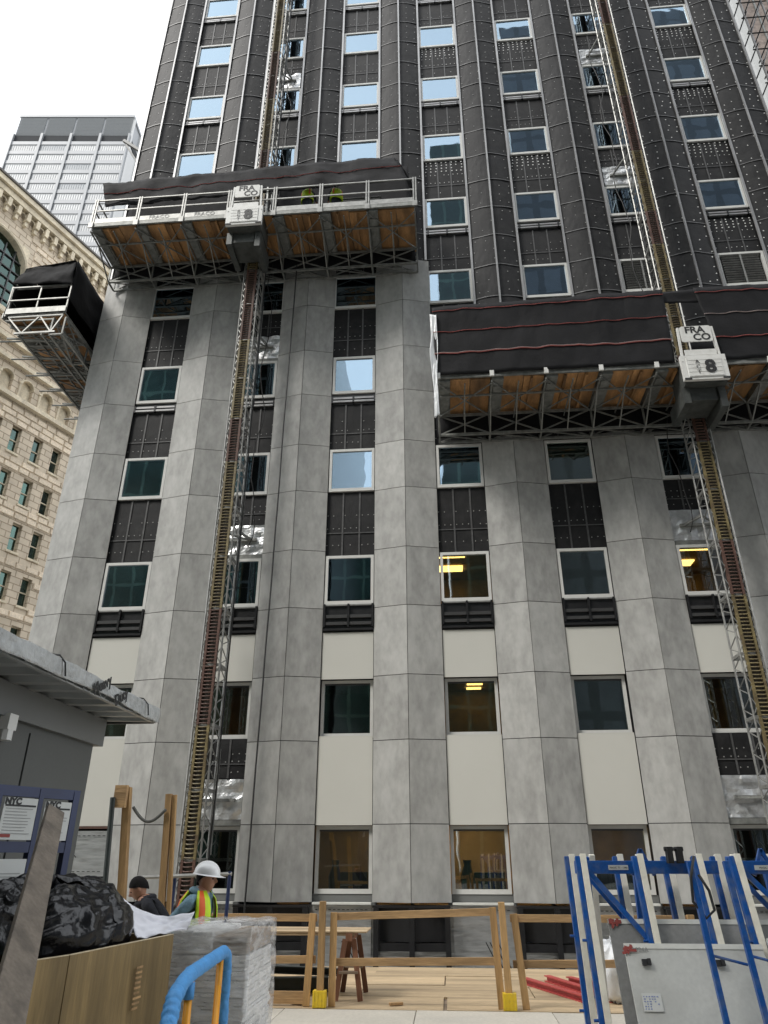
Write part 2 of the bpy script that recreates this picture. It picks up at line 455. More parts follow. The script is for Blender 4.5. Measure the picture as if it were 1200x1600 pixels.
def put(name, mb, mats, parent=None, loc=(0, 0, 0), rot=(0, 0, 0), basis=None, smooth=False, solid=0.0, bevel=0.0):
    if isinstance(mats, str):
        mats = (mats,)
    o = link(name, mb.mesh(name, *mats, smooth=smooth), parent, loc, rot, basis)
    if solid:
        md = o.modifiers.new('solid', 'SOLIDIFY'); md.thickness = solid; md.offset = 0
    if bevel:
        md = o.modifiers.new('bevel', 'BEVEL'); md.width = bevel; md.segments = 2; md.limit_method = 'ANGLE'
    return o

def tag(o, label, cat, group=None):
    o['label'] = label
    o['category'] = cat
    if group:
        o['group'] = group
    return o

def thing(name, label, cat, loc=(0, 0, 0), group=None, rz=0.0):
    return tag(link(name, None, None, loc, (0, 0, rz)), label, cat, group)

def structure(o):
    o['kind'] = 'structure'
    return o

def text_mesh(body, size, extrude=0.002, mname='ink', bold=0.0, align='CENTER'):
    cu = bpy.data.curves.new('lettering', 'FONT')
    cu.body = body; cu.size = size; cu.extrude = extrude; cu.offset = bold
    cu.align_x = align; cu.align_y = 'CENTER'; cu.resolution_u = 3
    ob = bpy.data.objects.new('lettering_tmp', cu)
    COL.objects.link(ob)
    dg = bpy.context.evaluated_depsgraph_get()
    me = bpy.data.meshes.new_from_object(ob.evaluated_get(dg))
    bpy.data.objects.remove(ob); bpy.data.curves.remove(cu)
    me.materials.clear(); me.materials.append(M[mname])
    return me

FACE = Matrix.Rotation(R(90), 4, 'X')       # lettering in the xz plane, read from -y
def nz(x, y=0.0, z=0.0):
    return noise.noise(V((x, y, z)))

# ================================================================== GROUND
TR = -4.1            # far edge of the plywood deck; beyond it the ground drops to the foundation level
g = MB()
g.add([(-400, -500, -0.06), (500, -500, -0.06), (500, TR, -0.06), (-400, TR, -0.06), (-400, TR, -1.3), (500, TR, -1.3), (500, 900, -1.3), (-400, 900, -1.3)],
      [(0, 1, 2, 3), (3, 2, 5, 4), (4, 5, 6, 7)])
structure(put('ground', g, 'ground'))

# pavement slabs in front of the deck
pv = structure(put('pavement', MB().box(-4, 26, -19.9, -8.02, -0.055, -0.03), 'ground'))
for i in range(-1, 8):
    for j in range(6):
        x0 = 6.93 + (i - 3) * 1.7 + 0.006
        y1 = -8.03 - j * 1.95
        put('paving_slab', MB().box(x0, x0 + 1.688, y1 - 1.938, y1, -0.028, 0.0 + random.uniform(-0.003, 0.003)), 'pave', pv)

# plywood deck: sheets 2.44 x 1.22
dk = structure(put('plywood_deck', MB().box(1.0, 17.0, -7.99, TR, -0.055, -0.03), 'wood_grey'))
for j in range(4):
    for i in range(7):
        x0 = 0.9 + i * 2.45 + (0.0 if j % 2 == 0 else -1.2) + random.uniform(-.02, .02)
        y0 = -7.985 + j * 0.975
        x1 = min(x0 + 2.436, 17.0)
        put('plywood_sheet', MB().box(max(x0, 1.0), x1, y0, y0 + 0.965, -0.027, random.uniform(-0.006, 0.004)), 'ply', dk)

# ================================================================== OFFICE TOWER
NP, BAY, HW, DEP = 8, 3.3, 0.94, 0.225
TOPZ = 47.0
FH = 3.59
HM = 0.86             # half width of the pilasters where only membrane covers them
JZ = [0.794, 2.479, 4.45, 6.105, 8.02, 9.767, 11.70, 13.33, 15.22, 16.991, 18.947, 20.85]
tower = thing('office_tower', 'tall office tower being reclad, grey folded panels below and black membrane above', 'building', (11.55, 0, -1.3))

# core of the building
put('core_wall', MB().box(-0.86, 23.96, 3.6, 24, -1.3, TOPZ), 'membrane', tower)
for x in (-0.90, 23.84):
    put('side_wall', MB().box(x, x + 0.16, 0.12, 3.58, -1.3, TOPZ), 'membrane', tower)
put('parapet', MB().box(-0.92, 24.02, 0.14, 3.55, TOPZ - 0.3, TOPZ + 0.4), 'membrane', tower)

# --- cladding panels of the folded pilasters (shared meshes per joint height)
def facet_mesh(side, z0, z1, key={}):
    k = (side, round(z0, 3), round(z1, 3))
    if k in key:
        return key[k]
    gp, th = 0.009, 0.022
    a = V((side * (HW - gp), 0.0)); b = V((side * gp, -DEP + gp * DEP / HW))
    d = (b - a).normalized()
    nrm = V((d.y, -d.x))
    if nrm.y > 0:
        nrm = -nrm
    pts = [a, b, b - nrm * th, a - nrm * th]
    mb = MB().plan_prism([(p.x, p.y) for p in pts], z0 + gp, z1 - gp)
    key[k] = mb.mesh('cladding_panel', 'concrete')
    return key[k]

def membrane_sheet_mesh(variant, h=1.42, key={}):
    if variant in key:
        return key[variant]
    rnd = random.Random(variant)
    bright = variant >= 10
    mb = MB()
    n = 12
    sd = variant * 7.3
    def prof(u, v):
        x = -HM + u * 2 * HM
        t = abs(x) / HM
        y = -DEP * 0.86 * (1 - t ** 1.35) + 0.03
        y += 0.010 * nz(x * 2.2 + sd, v * 2.0, sd) + 0.005 * nz(x * 6 + sd, v * 5)
        y -= 0.015 * (1 - v)
        return (x, y, v * h + 0.02 * nz(u * 3 + sd, 3.0) * (1 if v in (0, 1) else 0))
    mb.grid(prof, n, 5)
    mb.mi = 1
    def tape(u, v):
        x, y, z = prof(u, 0.0)
        return (x, y - 0.006, z + 0.005 + v * 0.034 + 0.012 * math.sin(u * 9 + sd))
    mb.grid(tape, n, 1)
    mb.mi = 2
    rows = 3 if not bright else 4
    for r_ in range(rows):
        for c_ in range(5 if not bright else 5):
            u = (c_ + 0.5) / 5 + rnd.uniform(-0.03, 0.03)
            v = (r_ + 0.5) / rows + rnd.uniform(-0.05, 0.05)
            if rnd.random() < 0.25:
                continue
            x, y, z = prof(u, v)
            s_ = 0.026 if not bright else 0.03
            mb.add([(x - s_, y - 0.012, z), (x, y - 0.014, z - s_), (x + s_, y - 0.012, z), (x, y - 0.014, z + s_)], [(0, 1, 2, 3)])
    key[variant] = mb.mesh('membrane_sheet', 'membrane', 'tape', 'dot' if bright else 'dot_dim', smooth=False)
    return key[variant]

rail_meshes = {}
for i in range(NP):
    X = i * BAY
    ztop = JZ[11] if i < 4 else JZ[7]
    njt = 11 if i < 4 else 7
    core = MB().plan_prism([(-HW + 0.03, 0.03), (0, -DEP + 0.07), (HW - 0.03, 0.03), (HW - 0.03, 0.36), (-HW + 0.03, 0.36)], 0.80, ztop - 0.02)
    core.plan_prism([(-HM + 0.02, 0.05), (0, -DEP + 0.09), (HM - 0.02, 0.05), (HM - 0.02, 0.36), (-HM + 0.02, 0.36)], ztop - 0.019, TOPZ)
    pil = put('pilaster', core, 'membrane', tower, loc=(X, 0, 0))
    for j in range(njt):
        for s in (-1, 1):
            link('cladding_panel', facet_mesh(s, JZ[j], JZ[j + 1]), pil, (X, 0, 0))
    z = ztop - 0.1
    c = 0
    while z < 40.5:
        var = (random.choice((0, 1, 2, 3)) if i < 6 else random.choice((10, 11, 12)))
        link('membrane_sheet', membrane_sheet_mesh(var), pil, (X, -0.004, z))
        z += 1.42
    # vertical rails
    for key_, (rx, ry, w, d) in {'arris': (0, -DEP - 0.005, 0.06, 0.06), 'l': (-HM + 0.02, -0.025, 0.075, 0.06), 'r': (HM - 0.02, -0.025, 0.075, 0.06)}.items():
        mk = (key_, i < 4)
        if mk not in rail_meshes:
            zz = (JZ[11] if i < 4 else JZ[7]) + 0.02
            rail_meshes[mk] = MB().box(rx - w / 2, rx + w / 2, ry - d / 2, ry + d / 2, zz, TOPZ - 1).mesh('rail', 'alu')
        link('rail', rail_meshes[mk], pil, (X, 0, 0))

# --- windows, spandrels
GX = [BAY * (i + 0.5) for i in range(NP - 1)]          # centres of the seven window bays
GW = BAY - 2 * HW                                       # 1.42
WH = 1.48
def frame_mesh(dark=False, wide=False, key={}):
    if (dark, wide) in key:
        return key[(dark, wide)]
    mb = MB()
    w, h, t = (0.775 if wide else GW / 2 - 0.012), WH, 0.082
    mb.box(-w, w, -0.05, 0.07, 0, t + 0.02)
    mb.box(-w, w, -0.05, 0.07, h - t, h)
    mb.box(-w, -w + t, -0.05, 0.07, t + 0.02, h - t)
    mb.box(w - t, w, -0.05, 0.07, t + 0.02, h - t)
    if dark:
        mb.mi = 1
        t2 = 0.02
        mb.box(-w + t, w - t, -0.03, 0.03, h - t - 0.04, h - t - 0.001)
    key[(dark, wide)] = mb.mesh('window', 'frame', 'frame_dark')
    return key[(dark, wide)]
pane_low = MB().box(-GW / 2 + 0.08, GW / 2 - 0.08, -0.006, 0.006, 0.09, 1.43).mesh('pane', 'glass_low')
pane_me = MB().box(-GW / 2 + 0.08, GW / 2 - 0.08, -0.006, 0.006, 0.09, 1.42).mesh('pane', 'glass')
pane_wide = MB().box(-0.70, 0.70, -0.006, 0.006, 0.09, 1.42).mesh('pane', 'glass')
lin = {}
def lining_mesh(kind):
    if kind in lin:
        return lin[kind]
    d = {'room': 3.0, 'deep': 3.0}.get(kind, 0.3)
    mb = MB()
    w = 0.78
    ww = w if d < 1 else w + 0.83
    y0 = 0.08
    z0, z1 = (-0.02, 1.53) if d < 1 else (-0.85, 1.75)
    # five inside faces
    mb.add([(-ww, y0, z0), (ww, y0, z0), (ww, d, z0), (-ww, d, z0), (-ww, y0, z1), (ww, y0, z1), (ww, d, z1), (-ww, d, z1)],
           [(0, 1, 2, 3), (4, 7, 6, 5), (3, 2, 6, 7), (0, 3, 7, 4), (1, 5, 6, 2)])
    lin[kind] = mb.mesh('room_lining', {'room': 'room', 'deep': 'room_dark', 'teal': 'blind_teal', 'grey': 'blind_grey', 'dark': 'room_dark'}[kind])
    return lin[kind]

lines_me = {}
def spandrel_mesh(h, variant):
    k = (round(h, 2), variant)
    if k in lines_me:
        return lines_me[k]
    rnd = random.Random(int(h * 100) + variant * 13)
    mb = MB()
    w = 0.775
    mb.grid(lambda u, v: (-w + 2 * w * u, 0.008 * nz(u * 3 + variant * 5, v * 3, h), h * v), 8, 8)
    mb.mi = 1
    for x in (-0.24, 0.26):
        mb.box(x - 0.024, x + 0.024, -0.018, -0.011, 0, h)
    mb.box(-w, w, -0.02, -0.012, h * 0.34, h * 0.34 + 0.03)
    mb.mi = 2
    s_ = 0.02
    def dot(x, z, s_=0.02):
        mb.add([(x - s_, -0.023, z), (x, -0.023, z - s_), (x + s_, -0.023, z), (x, -0.023, z + s_)], [(0, 1, 2, 3)])
    for z in (0.16, 0.42, 0.62):
        for q in range(9):
            if rnd.random() < 0.75:
                dot(-w + (q + .5) * 2 * w / 9, h * z + rnd.uniform(-.01, .01))
    if variant >= 2:
        for z in (0.72, 0.8, 0.88, 0.95):
            for q in range(8):
                if rnd.random() < 0.9:
                    dot(-w + (q + .5) * 2 * w / 8 + rnd.uniform(-.02, .02), h * z, 0.032)
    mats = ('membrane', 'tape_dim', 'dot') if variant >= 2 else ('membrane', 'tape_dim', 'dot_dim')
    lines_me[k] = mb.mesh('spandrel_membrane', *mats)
    return lines_me[k]

foil_cache = {}
def foil_mesh(h, seed, board=False):
    k = (round(h, 2), seed, board)
    if k in foil_cache:
        return foil_cache[k]
    w = GW / 2 - 0.015
    amp = 0.012 if board else 0.05
    mb = MB().grid(lambda u, v: (-w + 2 * w * u, amp * nz(u * 5 + seed, v * 5, seed) + amp * 0.5 * nz(u * 14, v * 12, seed), h * v), 14, 12)
    mb.mi = 1
    if board:
        rnd = random.Random(seed)
        # printed dashes along top and slanting print lines
        for q in range(12):
            x = -w + 0.06 + q * (2 * w - 0.1) / 12
            mb.box(x, x + 0.06, -0.022, -0.017, h - 0.10, h - 0.085)
        for q in range(4):
            x = 0.02 + q * 0.09
            mb.bar((x, -0.022, h * 0.62), (x + 0.32, -0.022, h * 0.3), 0.006, 0.022, up=(0.5, 0, 0.8))
    foil_cache[k] = mb.mesh('foil_sheet', 'foil_board' if board else 'foil', 'ink')
    return foil_cache[k]

def bracket_mesh():
    if 'b' in lin:
        return lin['b']
    mb = MB()
    w = 0.77
    mb.box(-w, w, 0.0, 0.08, -0.40, -0.01)
    mb.mi = 1
    mb.box(-w, w, -0.055, -0.002, -0.21, -0.145)
    mb.box(-w, w, -0.065, -0.002, -0.335, -0.275)
    mb.mi = 0
    mb.box(-w, w, -0.03, -0.003, -0.27, -0.215)
    for x in (-0.72, -0.03, 0.66):
        mb.box(x, x + 0.06, -0.075, -0.004, -0.36, -0.12)
    lin['b'] = mb.mesh('shelf_bracket', 'black', 'alu')
    return lin['b']

def louver_box_mesh():
    if 'lb' in lin:
        return lin['lb']
    mb = MB()
    w = GW / 2 - 0.01
    mb.box(-w, w, 0.02, 0.12, -0.78, -0.01)
    for x in (-w, -0.025, w - 0.05):
        mb.box(x, x + 0.05, -0.06, 0.018, -0.66, 0.0)
    mb.box(-w, w, -0.04, 0.017, -0.76, -0.70)
    mb.mi = 2
    for z, hh in ((-0.40, 0.09), (-0.60, 0.085)):
        mb.box(-w + 0.06, -0.03, -0.035, 0.015, z, z + hh)
        mb.box(0.03, w - 0.06, -0.035, 0.015, z, z + hh)
    mb.mi = 1
    mb.box(-w + 0.06, -0.04, -0.03, 0.0, -0.045, -0.012)
    mb.box(0.04, w - 0.06, -0.03, 0.0, -0.045, -0.012)
    lin['lb'] = mb.mesh('louver_box', 'black', 'galv', 'frame_dark')
    return lin['lb']

GL_Y = 0.2
KMAX = 11
lamps = {  # (bay, floor): list of lamp rectangles (x0,x1,y0,y1)
    (3, 2): [(-0.75, 0.05, 0.55, 0.95), (-0.75, 0.0, 1.65, 2.1)],
    (5, 2): [(-0.3, 0.55, 0.45, 0.95), (-0.4, 0.4, 1.75, 2.2)],
    (5, 1): [(-0.45, 0.15, 0.5, 0.8)],
    (3, 1): [(0.0, 0.5, 0.5, 0.7), (0.0, 0.45, 1.1, 1.3), (-0.05, 0.4, 1.7, 1.85), (-0.05, 0.38, 2.3, 2.45)],
    (1, 1): [(-0.2, 0.5, 0.45, 0.75)],
    (0, 1): [(-0.1, 0.5, 0.4, 0.75)],
    (3, 6): [(-0.25, 0.35, 1.2, 1.6)],
    (4, 6): [(-0.15, 0.35, 1.2, 1.6)],
    (4, 1): [(0.1, 0.35, 2.5, 2.7)],
    (4, 0): [(-0.3, 0.3, 1.0, 1.4)],
    (2, 0): [(0.2, 0.7, 1.3, 1.7)],
    (3, 0): [(-0.5, 0.4, 1.7, 2.1)],
}
for b, X in enumerate(GX):
    mastbay = b in (1, 5)
    for k in range(KMAX + 1):
        zt = 2.45 + FH * k
        zb = zt - WH
        GL_Y = 0.2 if k <= 1 else 0.075
        wide = k >= (5 if b <= 3 else 4)
        has_win = not (b == 0 and k == 0)
        louver = (b in (5, 6) and k == 5)
        if has_win:
            wdw = link('window', frame_mesh(k <= 1, wide), tower, (X, GL_Y, zb))
            if louver:
                lv = MB()
                for q in range(13):
                    z = 0.12 + q * 0.105
                    lv.bar((-GW / 2 + 0.09, -0.01, z), (GW / 2 - 0.09, -0.01, z), 0.05, 0.012, up=(0, 0.6, 0.8))
                lv.box(-0.03, 0.03, -0.045, -0.04, 0.1, 1.42)
                lv.mi = 1
                lv.box(-GW / 2 + 0.08, GW / 2 - 0.08, 0.05, 0.06, 0.09, 1.43)
                put('louver', lv, ('galv', 'dark'), wdw, loc=(X, GL_Y, zb))
            else:
                a = random.uniform(-0.006, 0.006); c = random.uniform(-0.006, 0.006)
                link('pane', pane_low if (k <= 1 or (k == 2 and b in (3, 5))) or (b == 4 and k <= 3) else (pane_wide if wide else pane_me), wdw, (X, GL_Y, zb), (a, 0, c))
                kind = 'room' if (b, k) in lamps and k <= 2 else ('deep' if k <= 1 or (b, k) in lamps else ('dark' if k > 4 else random.choice(('teal', 'grey', 'dark'))))
                if b == 4 and k in (1, 2, 3):
                    kind = 'teal'
                if b == 2 and k == 2:
                    kind = 'teal'
                link('room_lining', lining_mesh(kind), wdw, (X, GL_Y, zb))
                for (x0, x1, y0, y1) in lamps.get((b, k), []):
                    if kind in ('room', 'deep'):
                        put('ceiling_lamp', MB().box(x0, x1, y0, y1, 1.70, 1.735), 'lamp_warm' if k != 0 else 'lamp_white', wdw, loc=(X, GL_Y, zb))
                if k == 0 and b in (2, 3, 4):      # desk things standing inside the ground floor windows
                    it = MB()
                    it.box(-0.15, 0.6, 0.5, 0.9, -0.2, 0.45)
                    it.pipe([(-0.3, 0.7, -0.2), (-0.32, 0.7, 0.35), (-0.3, 0.68, 0.6), (-0.3, 0.68, 0.72)], 0.1, 8, radii=[0.14, 0.16, 0.08, 0.1])
                    put('furniture', it, 'steel_green', wdw, loc=(X, GL_Y, zb))
        else:
            fb = MB().grid(lambda u, v: (-GW / 2 + .02 + (GW - .04) * u, 0.01 * nz(u * 4, v * 4), 1.02 * v), 8, 6)
            fb.mi = 1
            for q in range(10):
                fb.box(-0.65 + q * 0.13, -0.58 + q * 0.13, -0.02, -0.015, 0.90, 0.915)
                fb.box(-0.65 + q * 0.13, -0.58 + q * 0.13, -0.02, -0.015, 0.10, 0.115)
            fb.bar((-0.45, -0.02, 0.62), (-0.15, -0.02, 0.36), 0.006, 0.02, up=(.5, 0, .8))
            fb.bar((-0.38, -0.02, 0.68), (-0.08, -0.02, 0.42), 0.006, 0.02, up=(.5, 0, .8))
            put('foil_sheet', fb, ('foil_board', 'ink'), tower, loc=(X, 0.02, 1.33))
            put('sill_panel', MB().box(-GW / 2 + .02, GW / 2 - .02, 0, 0.05, 0, 0.46), 'shed_lt', tower, loc=(X, 0.05, 0.84))
            put('lintel_rail', MB().box(-GW / 2 + .02, GW / 2 - .02, 0, 0.05, 0, 0.06), 'mast_r', tower, loc=(X, 0.0, 2.40))
        # backing behind the spandrel above this window
        z0 = zt + 0.012
        z1 = zt + FH - WH - 0.012
        put('backing_wall', MB().box(X - 0.80, X + 0.80, 0.17, 0.40, z0 - 0.03 if not has_win else z0, z1), 'dark', tower)
        if k == KMAX:
            continue
        nxt = k + 1                        # floor above decides what sits under its window
        top = z1
        if nxt % 2 == 0 and nxt >= 4:
            link('shelf_bracket', bracket_mesh(), tower, (X, 0.075, z1 + 0.008))
            top = z1 - 0.40
        if nxt == 2:
            link('louver_box', louver_box_mesh(), tower, (X, 0.02, z1 + 0.008))
            top = z1 - 0.80
        if k in (0, 1) and not (mastbay and k == 0):
            put('beige_panel', MB().box(X - GW / 2 + 0.008, X + GW / 2 - 0.008, 0.035, 0.06, z0 + 0.0, top + (0.03 if k == 0 else 0)), 'beige', tower)
        elif mastbay and k % 2 == 0:
            hh = 0.95
            link('foil_sheet', foil_mesh(hh, b + k % 4), tower, (X, 0.08, z0 + 0.14))
            put('soffit_board', MB().box(X - GW / 2 + 0.01, X + GW / 2 - 0.01, 0.06, 0.12, z0, z0 + 0.13), 'galv_dark', tower)
            link('spandrel_membrane', spandrel_mesh(top - z0 - hh - 0.16, 0), tower, (X, 0.09, z0 + hh + 0.16))
        else:
            var = (2 + (k % 2) if (b >= 3 and k >= 6 and k % 2 == 0) or (b == 6 and k >= 5) else k % 2)
            link('spandrel_membrane', spandrel_mesh(top - z0, var), tower, (X, 0.09, z0))
    put('sill_wall', MB().box(X - 0.80, X + 0.80, 0.165, 0.40, 0.745, 0.965), 'shed_lt', tower)
    # foil board at the foot of the bay
    link('foil_sheet', foil_mesh(1.9, b * 3 + 1, True), tower, (X, 0.02, -1.16))
    put('sill_strip', MB().box(X - GW / 2 + 0.01, X + GW / 2 - 0.01, -0.06, 0.12, 0.755, 0.80), 'slab_edge', tower)
put('foundation_wall', MB().box(-0.85, 23.95, 0.09, 0.4, -1.3, 0.74), 'foil_board', tower)

# black ducts standing below every pilaster
for i in range(NP):
    X = i * BAY
    bx = MB()
    bx.plan_prism([(-0.88, -0.02), (0, -0.2), (0.88, -0.02), (0.88, 0.075), (-0.88, 0.075)], 0.02, 0.70)
    bx.box(-0.9, 0.9, -0.24, 0.07, 0.70, 0.75)
    for x in (-0.88, -0.06, 0.76):
        bx.box(x, x + 0.12, -0.26, -0.14, -1.28, 0.698)
    bx.box(-0.86, 0.86, -0.20, 0.07, -0.16, 0.0)
    put('base_duct', bx, 'black', tower, loc=(X, 0, 0))

# ================================================================== MAST CLIMBERS
def mast(x, y, label, ztop, seed):
    t = thing('climber_mast', label, 'mast', (x, y, -1.3), 'climber masts fixed to the facade')
    h = 1.5
    lat = MB()
    a = 0.26
    for sx in (-1, 1):
        for sy in (-1, 1):
            lat.tube((sx * a, sy * a, 0), (sx * a, sy * a, h), 0.026, 6)
    for sx in (-1, 1):                      # zigzag sides
        for q in range(3):
            z = q * h / 3
            lat.tube((sx * a, -a, z + 0.03), (sx * a, a, z + h / 6), 0.015, 5)
            lat.tube((sx * a, a, z + h / 6), (sx * a, -a, z + h / 3 - 0.03), 0.015, 5)
    for z in (0.02, h - 0.02):
        for sx in (-1, 1):
            lat.bar((sx * a, -a, z), (sx * a, a, z), 0.035)
        for sy in (-1, 1):
            lat.bar((-a, sy * a, z), (a, sy * a, z), 0.035)
    for sx in (-1, 1):                      # front zigzag beside the rack
        for q in range(3):
            z = q * h / 3
            lat.bar((sx * a, -a, z + 0.04), (sx * 0.15, -a - 0.02, z + h / 6), 0.02)
            lat.bar((sx * 0.15, -a - 0.02, z + h / 6), (sx * a, -a, z + h / 3 - 0.02), 0.02)
    lat_me = lat.mesh('mast_section', 'galv')
    racks = []
    for mname in ('mast_y', 'mast_r'):
        rk = MB()
        for sx in (-1, 1):
            rk.box(sx * 0.14 - 0.03, sx * 0.14 + 0.03, -a - 0.06, -a + 0.03, 0.005, h - 0.005)
        n = 16
        for q in range(n):
            z = (q + 0.5) * h / n
            rk.pipe([(-0.115, -a - 0.035, z), (-0.05, -a - 0.07, z - 0.012), (0.05, -a - 0.07, z - 0.012), (0.115, -a - 0.035, z)], 0.017, 5)
        rk.mi = 1
        rk.box(-0.11, 0.11, -a + 0.005, -a + 0.02, 0.005, h - 0.005)
        racks.append(rk.mesh('toothed_rack', mname, 'rack_dark'))
    rnd = random.Random(seed)
    z = -1.3
    q = 0
    while z < ztop:
        s = link('mast_section', lat_me, t, (x, y, z))
        pat = [0, 0, 1, 0, 0, 1, 1, 0]
        link('toothed_rack', racks[pat[(q + seed) % 8]], s, (x, y, z))
        z += h; q += 1
    for k in range(0, 11, 2):               # ties to the wall
        zt = 2.45 + FH * k + 0.55
        ti = MB()
        ti.bar((x - a, y + a, zt), (x - 0.55, 0.1, zt + 0.05), 0.06)
        ti.bar((x + a, y + a, zt), (x + 0.45, 0.1, zt + 0.05), 0.06)
        ti.bar((x - a, y + a, zt), (x + 0.45, 0.1, zt + 0.05), 0.045)
        ti.bar((x - 0.62, 0.04, zt + 0.05), (x + 0.6, 0.04, zt + 0.05), 0.08)
        ti.tube((x + a + 0.06, y + a, zt - 1.2), (x + a + 0.06, y + a, zt + 1.2), 0.03, 6)
        put('wall_tie', ti, 'galv_dark', t)
    fr = MB()                                # power cable clipped beside the mast
    pts = [(x + 0.36 + 0.03 * nz(zz * 0.7, seed), y + 0.1 + 0.04 * nz(zz * 0.5, 5 + seed), zz) for zz in [i * 0.8 - 1.2 for i in range(int((ztop + 1.2) / 0.8))]]
    fr.pipe(pts, 0.022, 5)
    put('power_cable', fr, 'rubber', t)
    return t

MY = -0.95
mast(4.86, MY, 'lattice climber mast with yellow toothed rack, passing the left platform', 46.0, 1)
mast(18.3, MY, 'lattice climber mast with rust brown rack, passing the right platform', 46.0, 4)

def drive_unit(parent, x, z, B):
    """white machine guard with its plates; x,z in platform coordinates"""
    y = -2.6
    du = MB()
    for sx in (-1, 1):
        du.bar((x + sx * 0.50, y + 0.05, z - 0.05), (x + sx * 0.46, y + 0.05, z + 1.02), 0.06, 0.06)
        du.bar((x + sx * 0.62, y + 0.35, z - 0.05), (x + sx * 0.58, y + 0.35, z + 1.3), 0.05, 0.05)
    du.box(x - 0.42, x + 0.42, y, y + 0.03, z + 0.04, z + 0.22)
    o = put('machine_guard', du, 'white', parent, basis=B)
    # lower box
    lb = MB()
    lb.box(x - 0.60, x + 0.60, y - 0.04, y + 0.06, z - 0.80, z + 0.0)
    lb.box(x - 0.46, x + 0.46, y - 0.06, y - 0.041, z - 0.72, z - 0.10)
    for q in range(5):
        lb.box(x - 0.44, x + 0.44, y - 0.066, y - 0.061, z - 0.70 + q * 0.13, z - 0.69 + q * 0.13)
    for sx in (-1, 1):
        lb.box(x + sx * 0.56 - 0.015, x + sx * 0.56 + 0.015, y - 0.055, y - 0.042, z - 0.2, z - 0.17)
    lo = put('front_box', lb, 'white', parent, basis=B)
    dk_ = MB()
    for sx in (-1, 1):
        dk_.box(x + sx * 0.5 - 0.09, x + sx * 0.5 + 0.09, y - 0.07, y - 0.045, z - 0.81, z - 0.76)
    put('rubber_buffer', dk_, 'rubber', lo, basis=B)
    me = text_mesh('8', 0.56, bold=0.022)
    link('lettering', me, lo, basis=B @ Matrix.Translation((x + 0.14, y - 0.074, z - 0.42)) @ FACE)
    for q, ch in enumerate('ACT'):
        link('lettering', text_mesh(ch, 0.17), lo, basis=B @ Matrix.Translation((x - 0.18, y - 0.074, z - 0.24 - q * 0.17)) @ FACE)
    # sign plate with rounded corners
    pts = []
    w, h, r_ = 0.42, 0.27, 0.07
    for cx, cz, a0 in ((w - r_, h - r_, 0), (-w + r_, h - r_, 90), (-w + r_, -h + r_, 180), (w - r_, -h + r_, 270)):
        for q in range(5):
            a = R(a0 + q * 22.5)
            pts.append((x + cx + r_ * math.cos(a), z + 0.77 + cz + r_ * math.sin(a)))
    sp = put('sign_plate', MB().poly_prism(pts, y + 0.0, y + 0.03), 'white', parent, basis=B)
    link('lettering', text_mesh('FRA', 0.31, bold=0.009), sp, basis=B @ Matrix.Translation((x - 0.03, y - 0.004, z + 0.895)) @ FACE)
    link('lettering', text_mesh('CO', 0.31, bold=0.009), sp, basis=B @ Matrix.Translation((x + 0.13, y - 0.004, z + 0.64)) @ FACE)
    # gearbox body behind, tapering down to the mast
    gb = MB()
    gb.box(x - 0.55, x + 0.55, y + 0.07, y + 1.0, z - 0.85, z - 0.1)
    gb.box(x - 0.45, x + 0.30, y + 0.3, y + 1.2, z - 1.25, z - 0.86)
    gb.box(x + 0.34, x + 0.52, y + 0.25, y + 1.45, z - 1.5, z - 0.86)
    gb.box(x - 0.6, x - 0.42, y + 0.25, y + 1.45, z - 1.35, z - 0.86)
    put('gearbox', gb, 'gear', parent, basis=B)

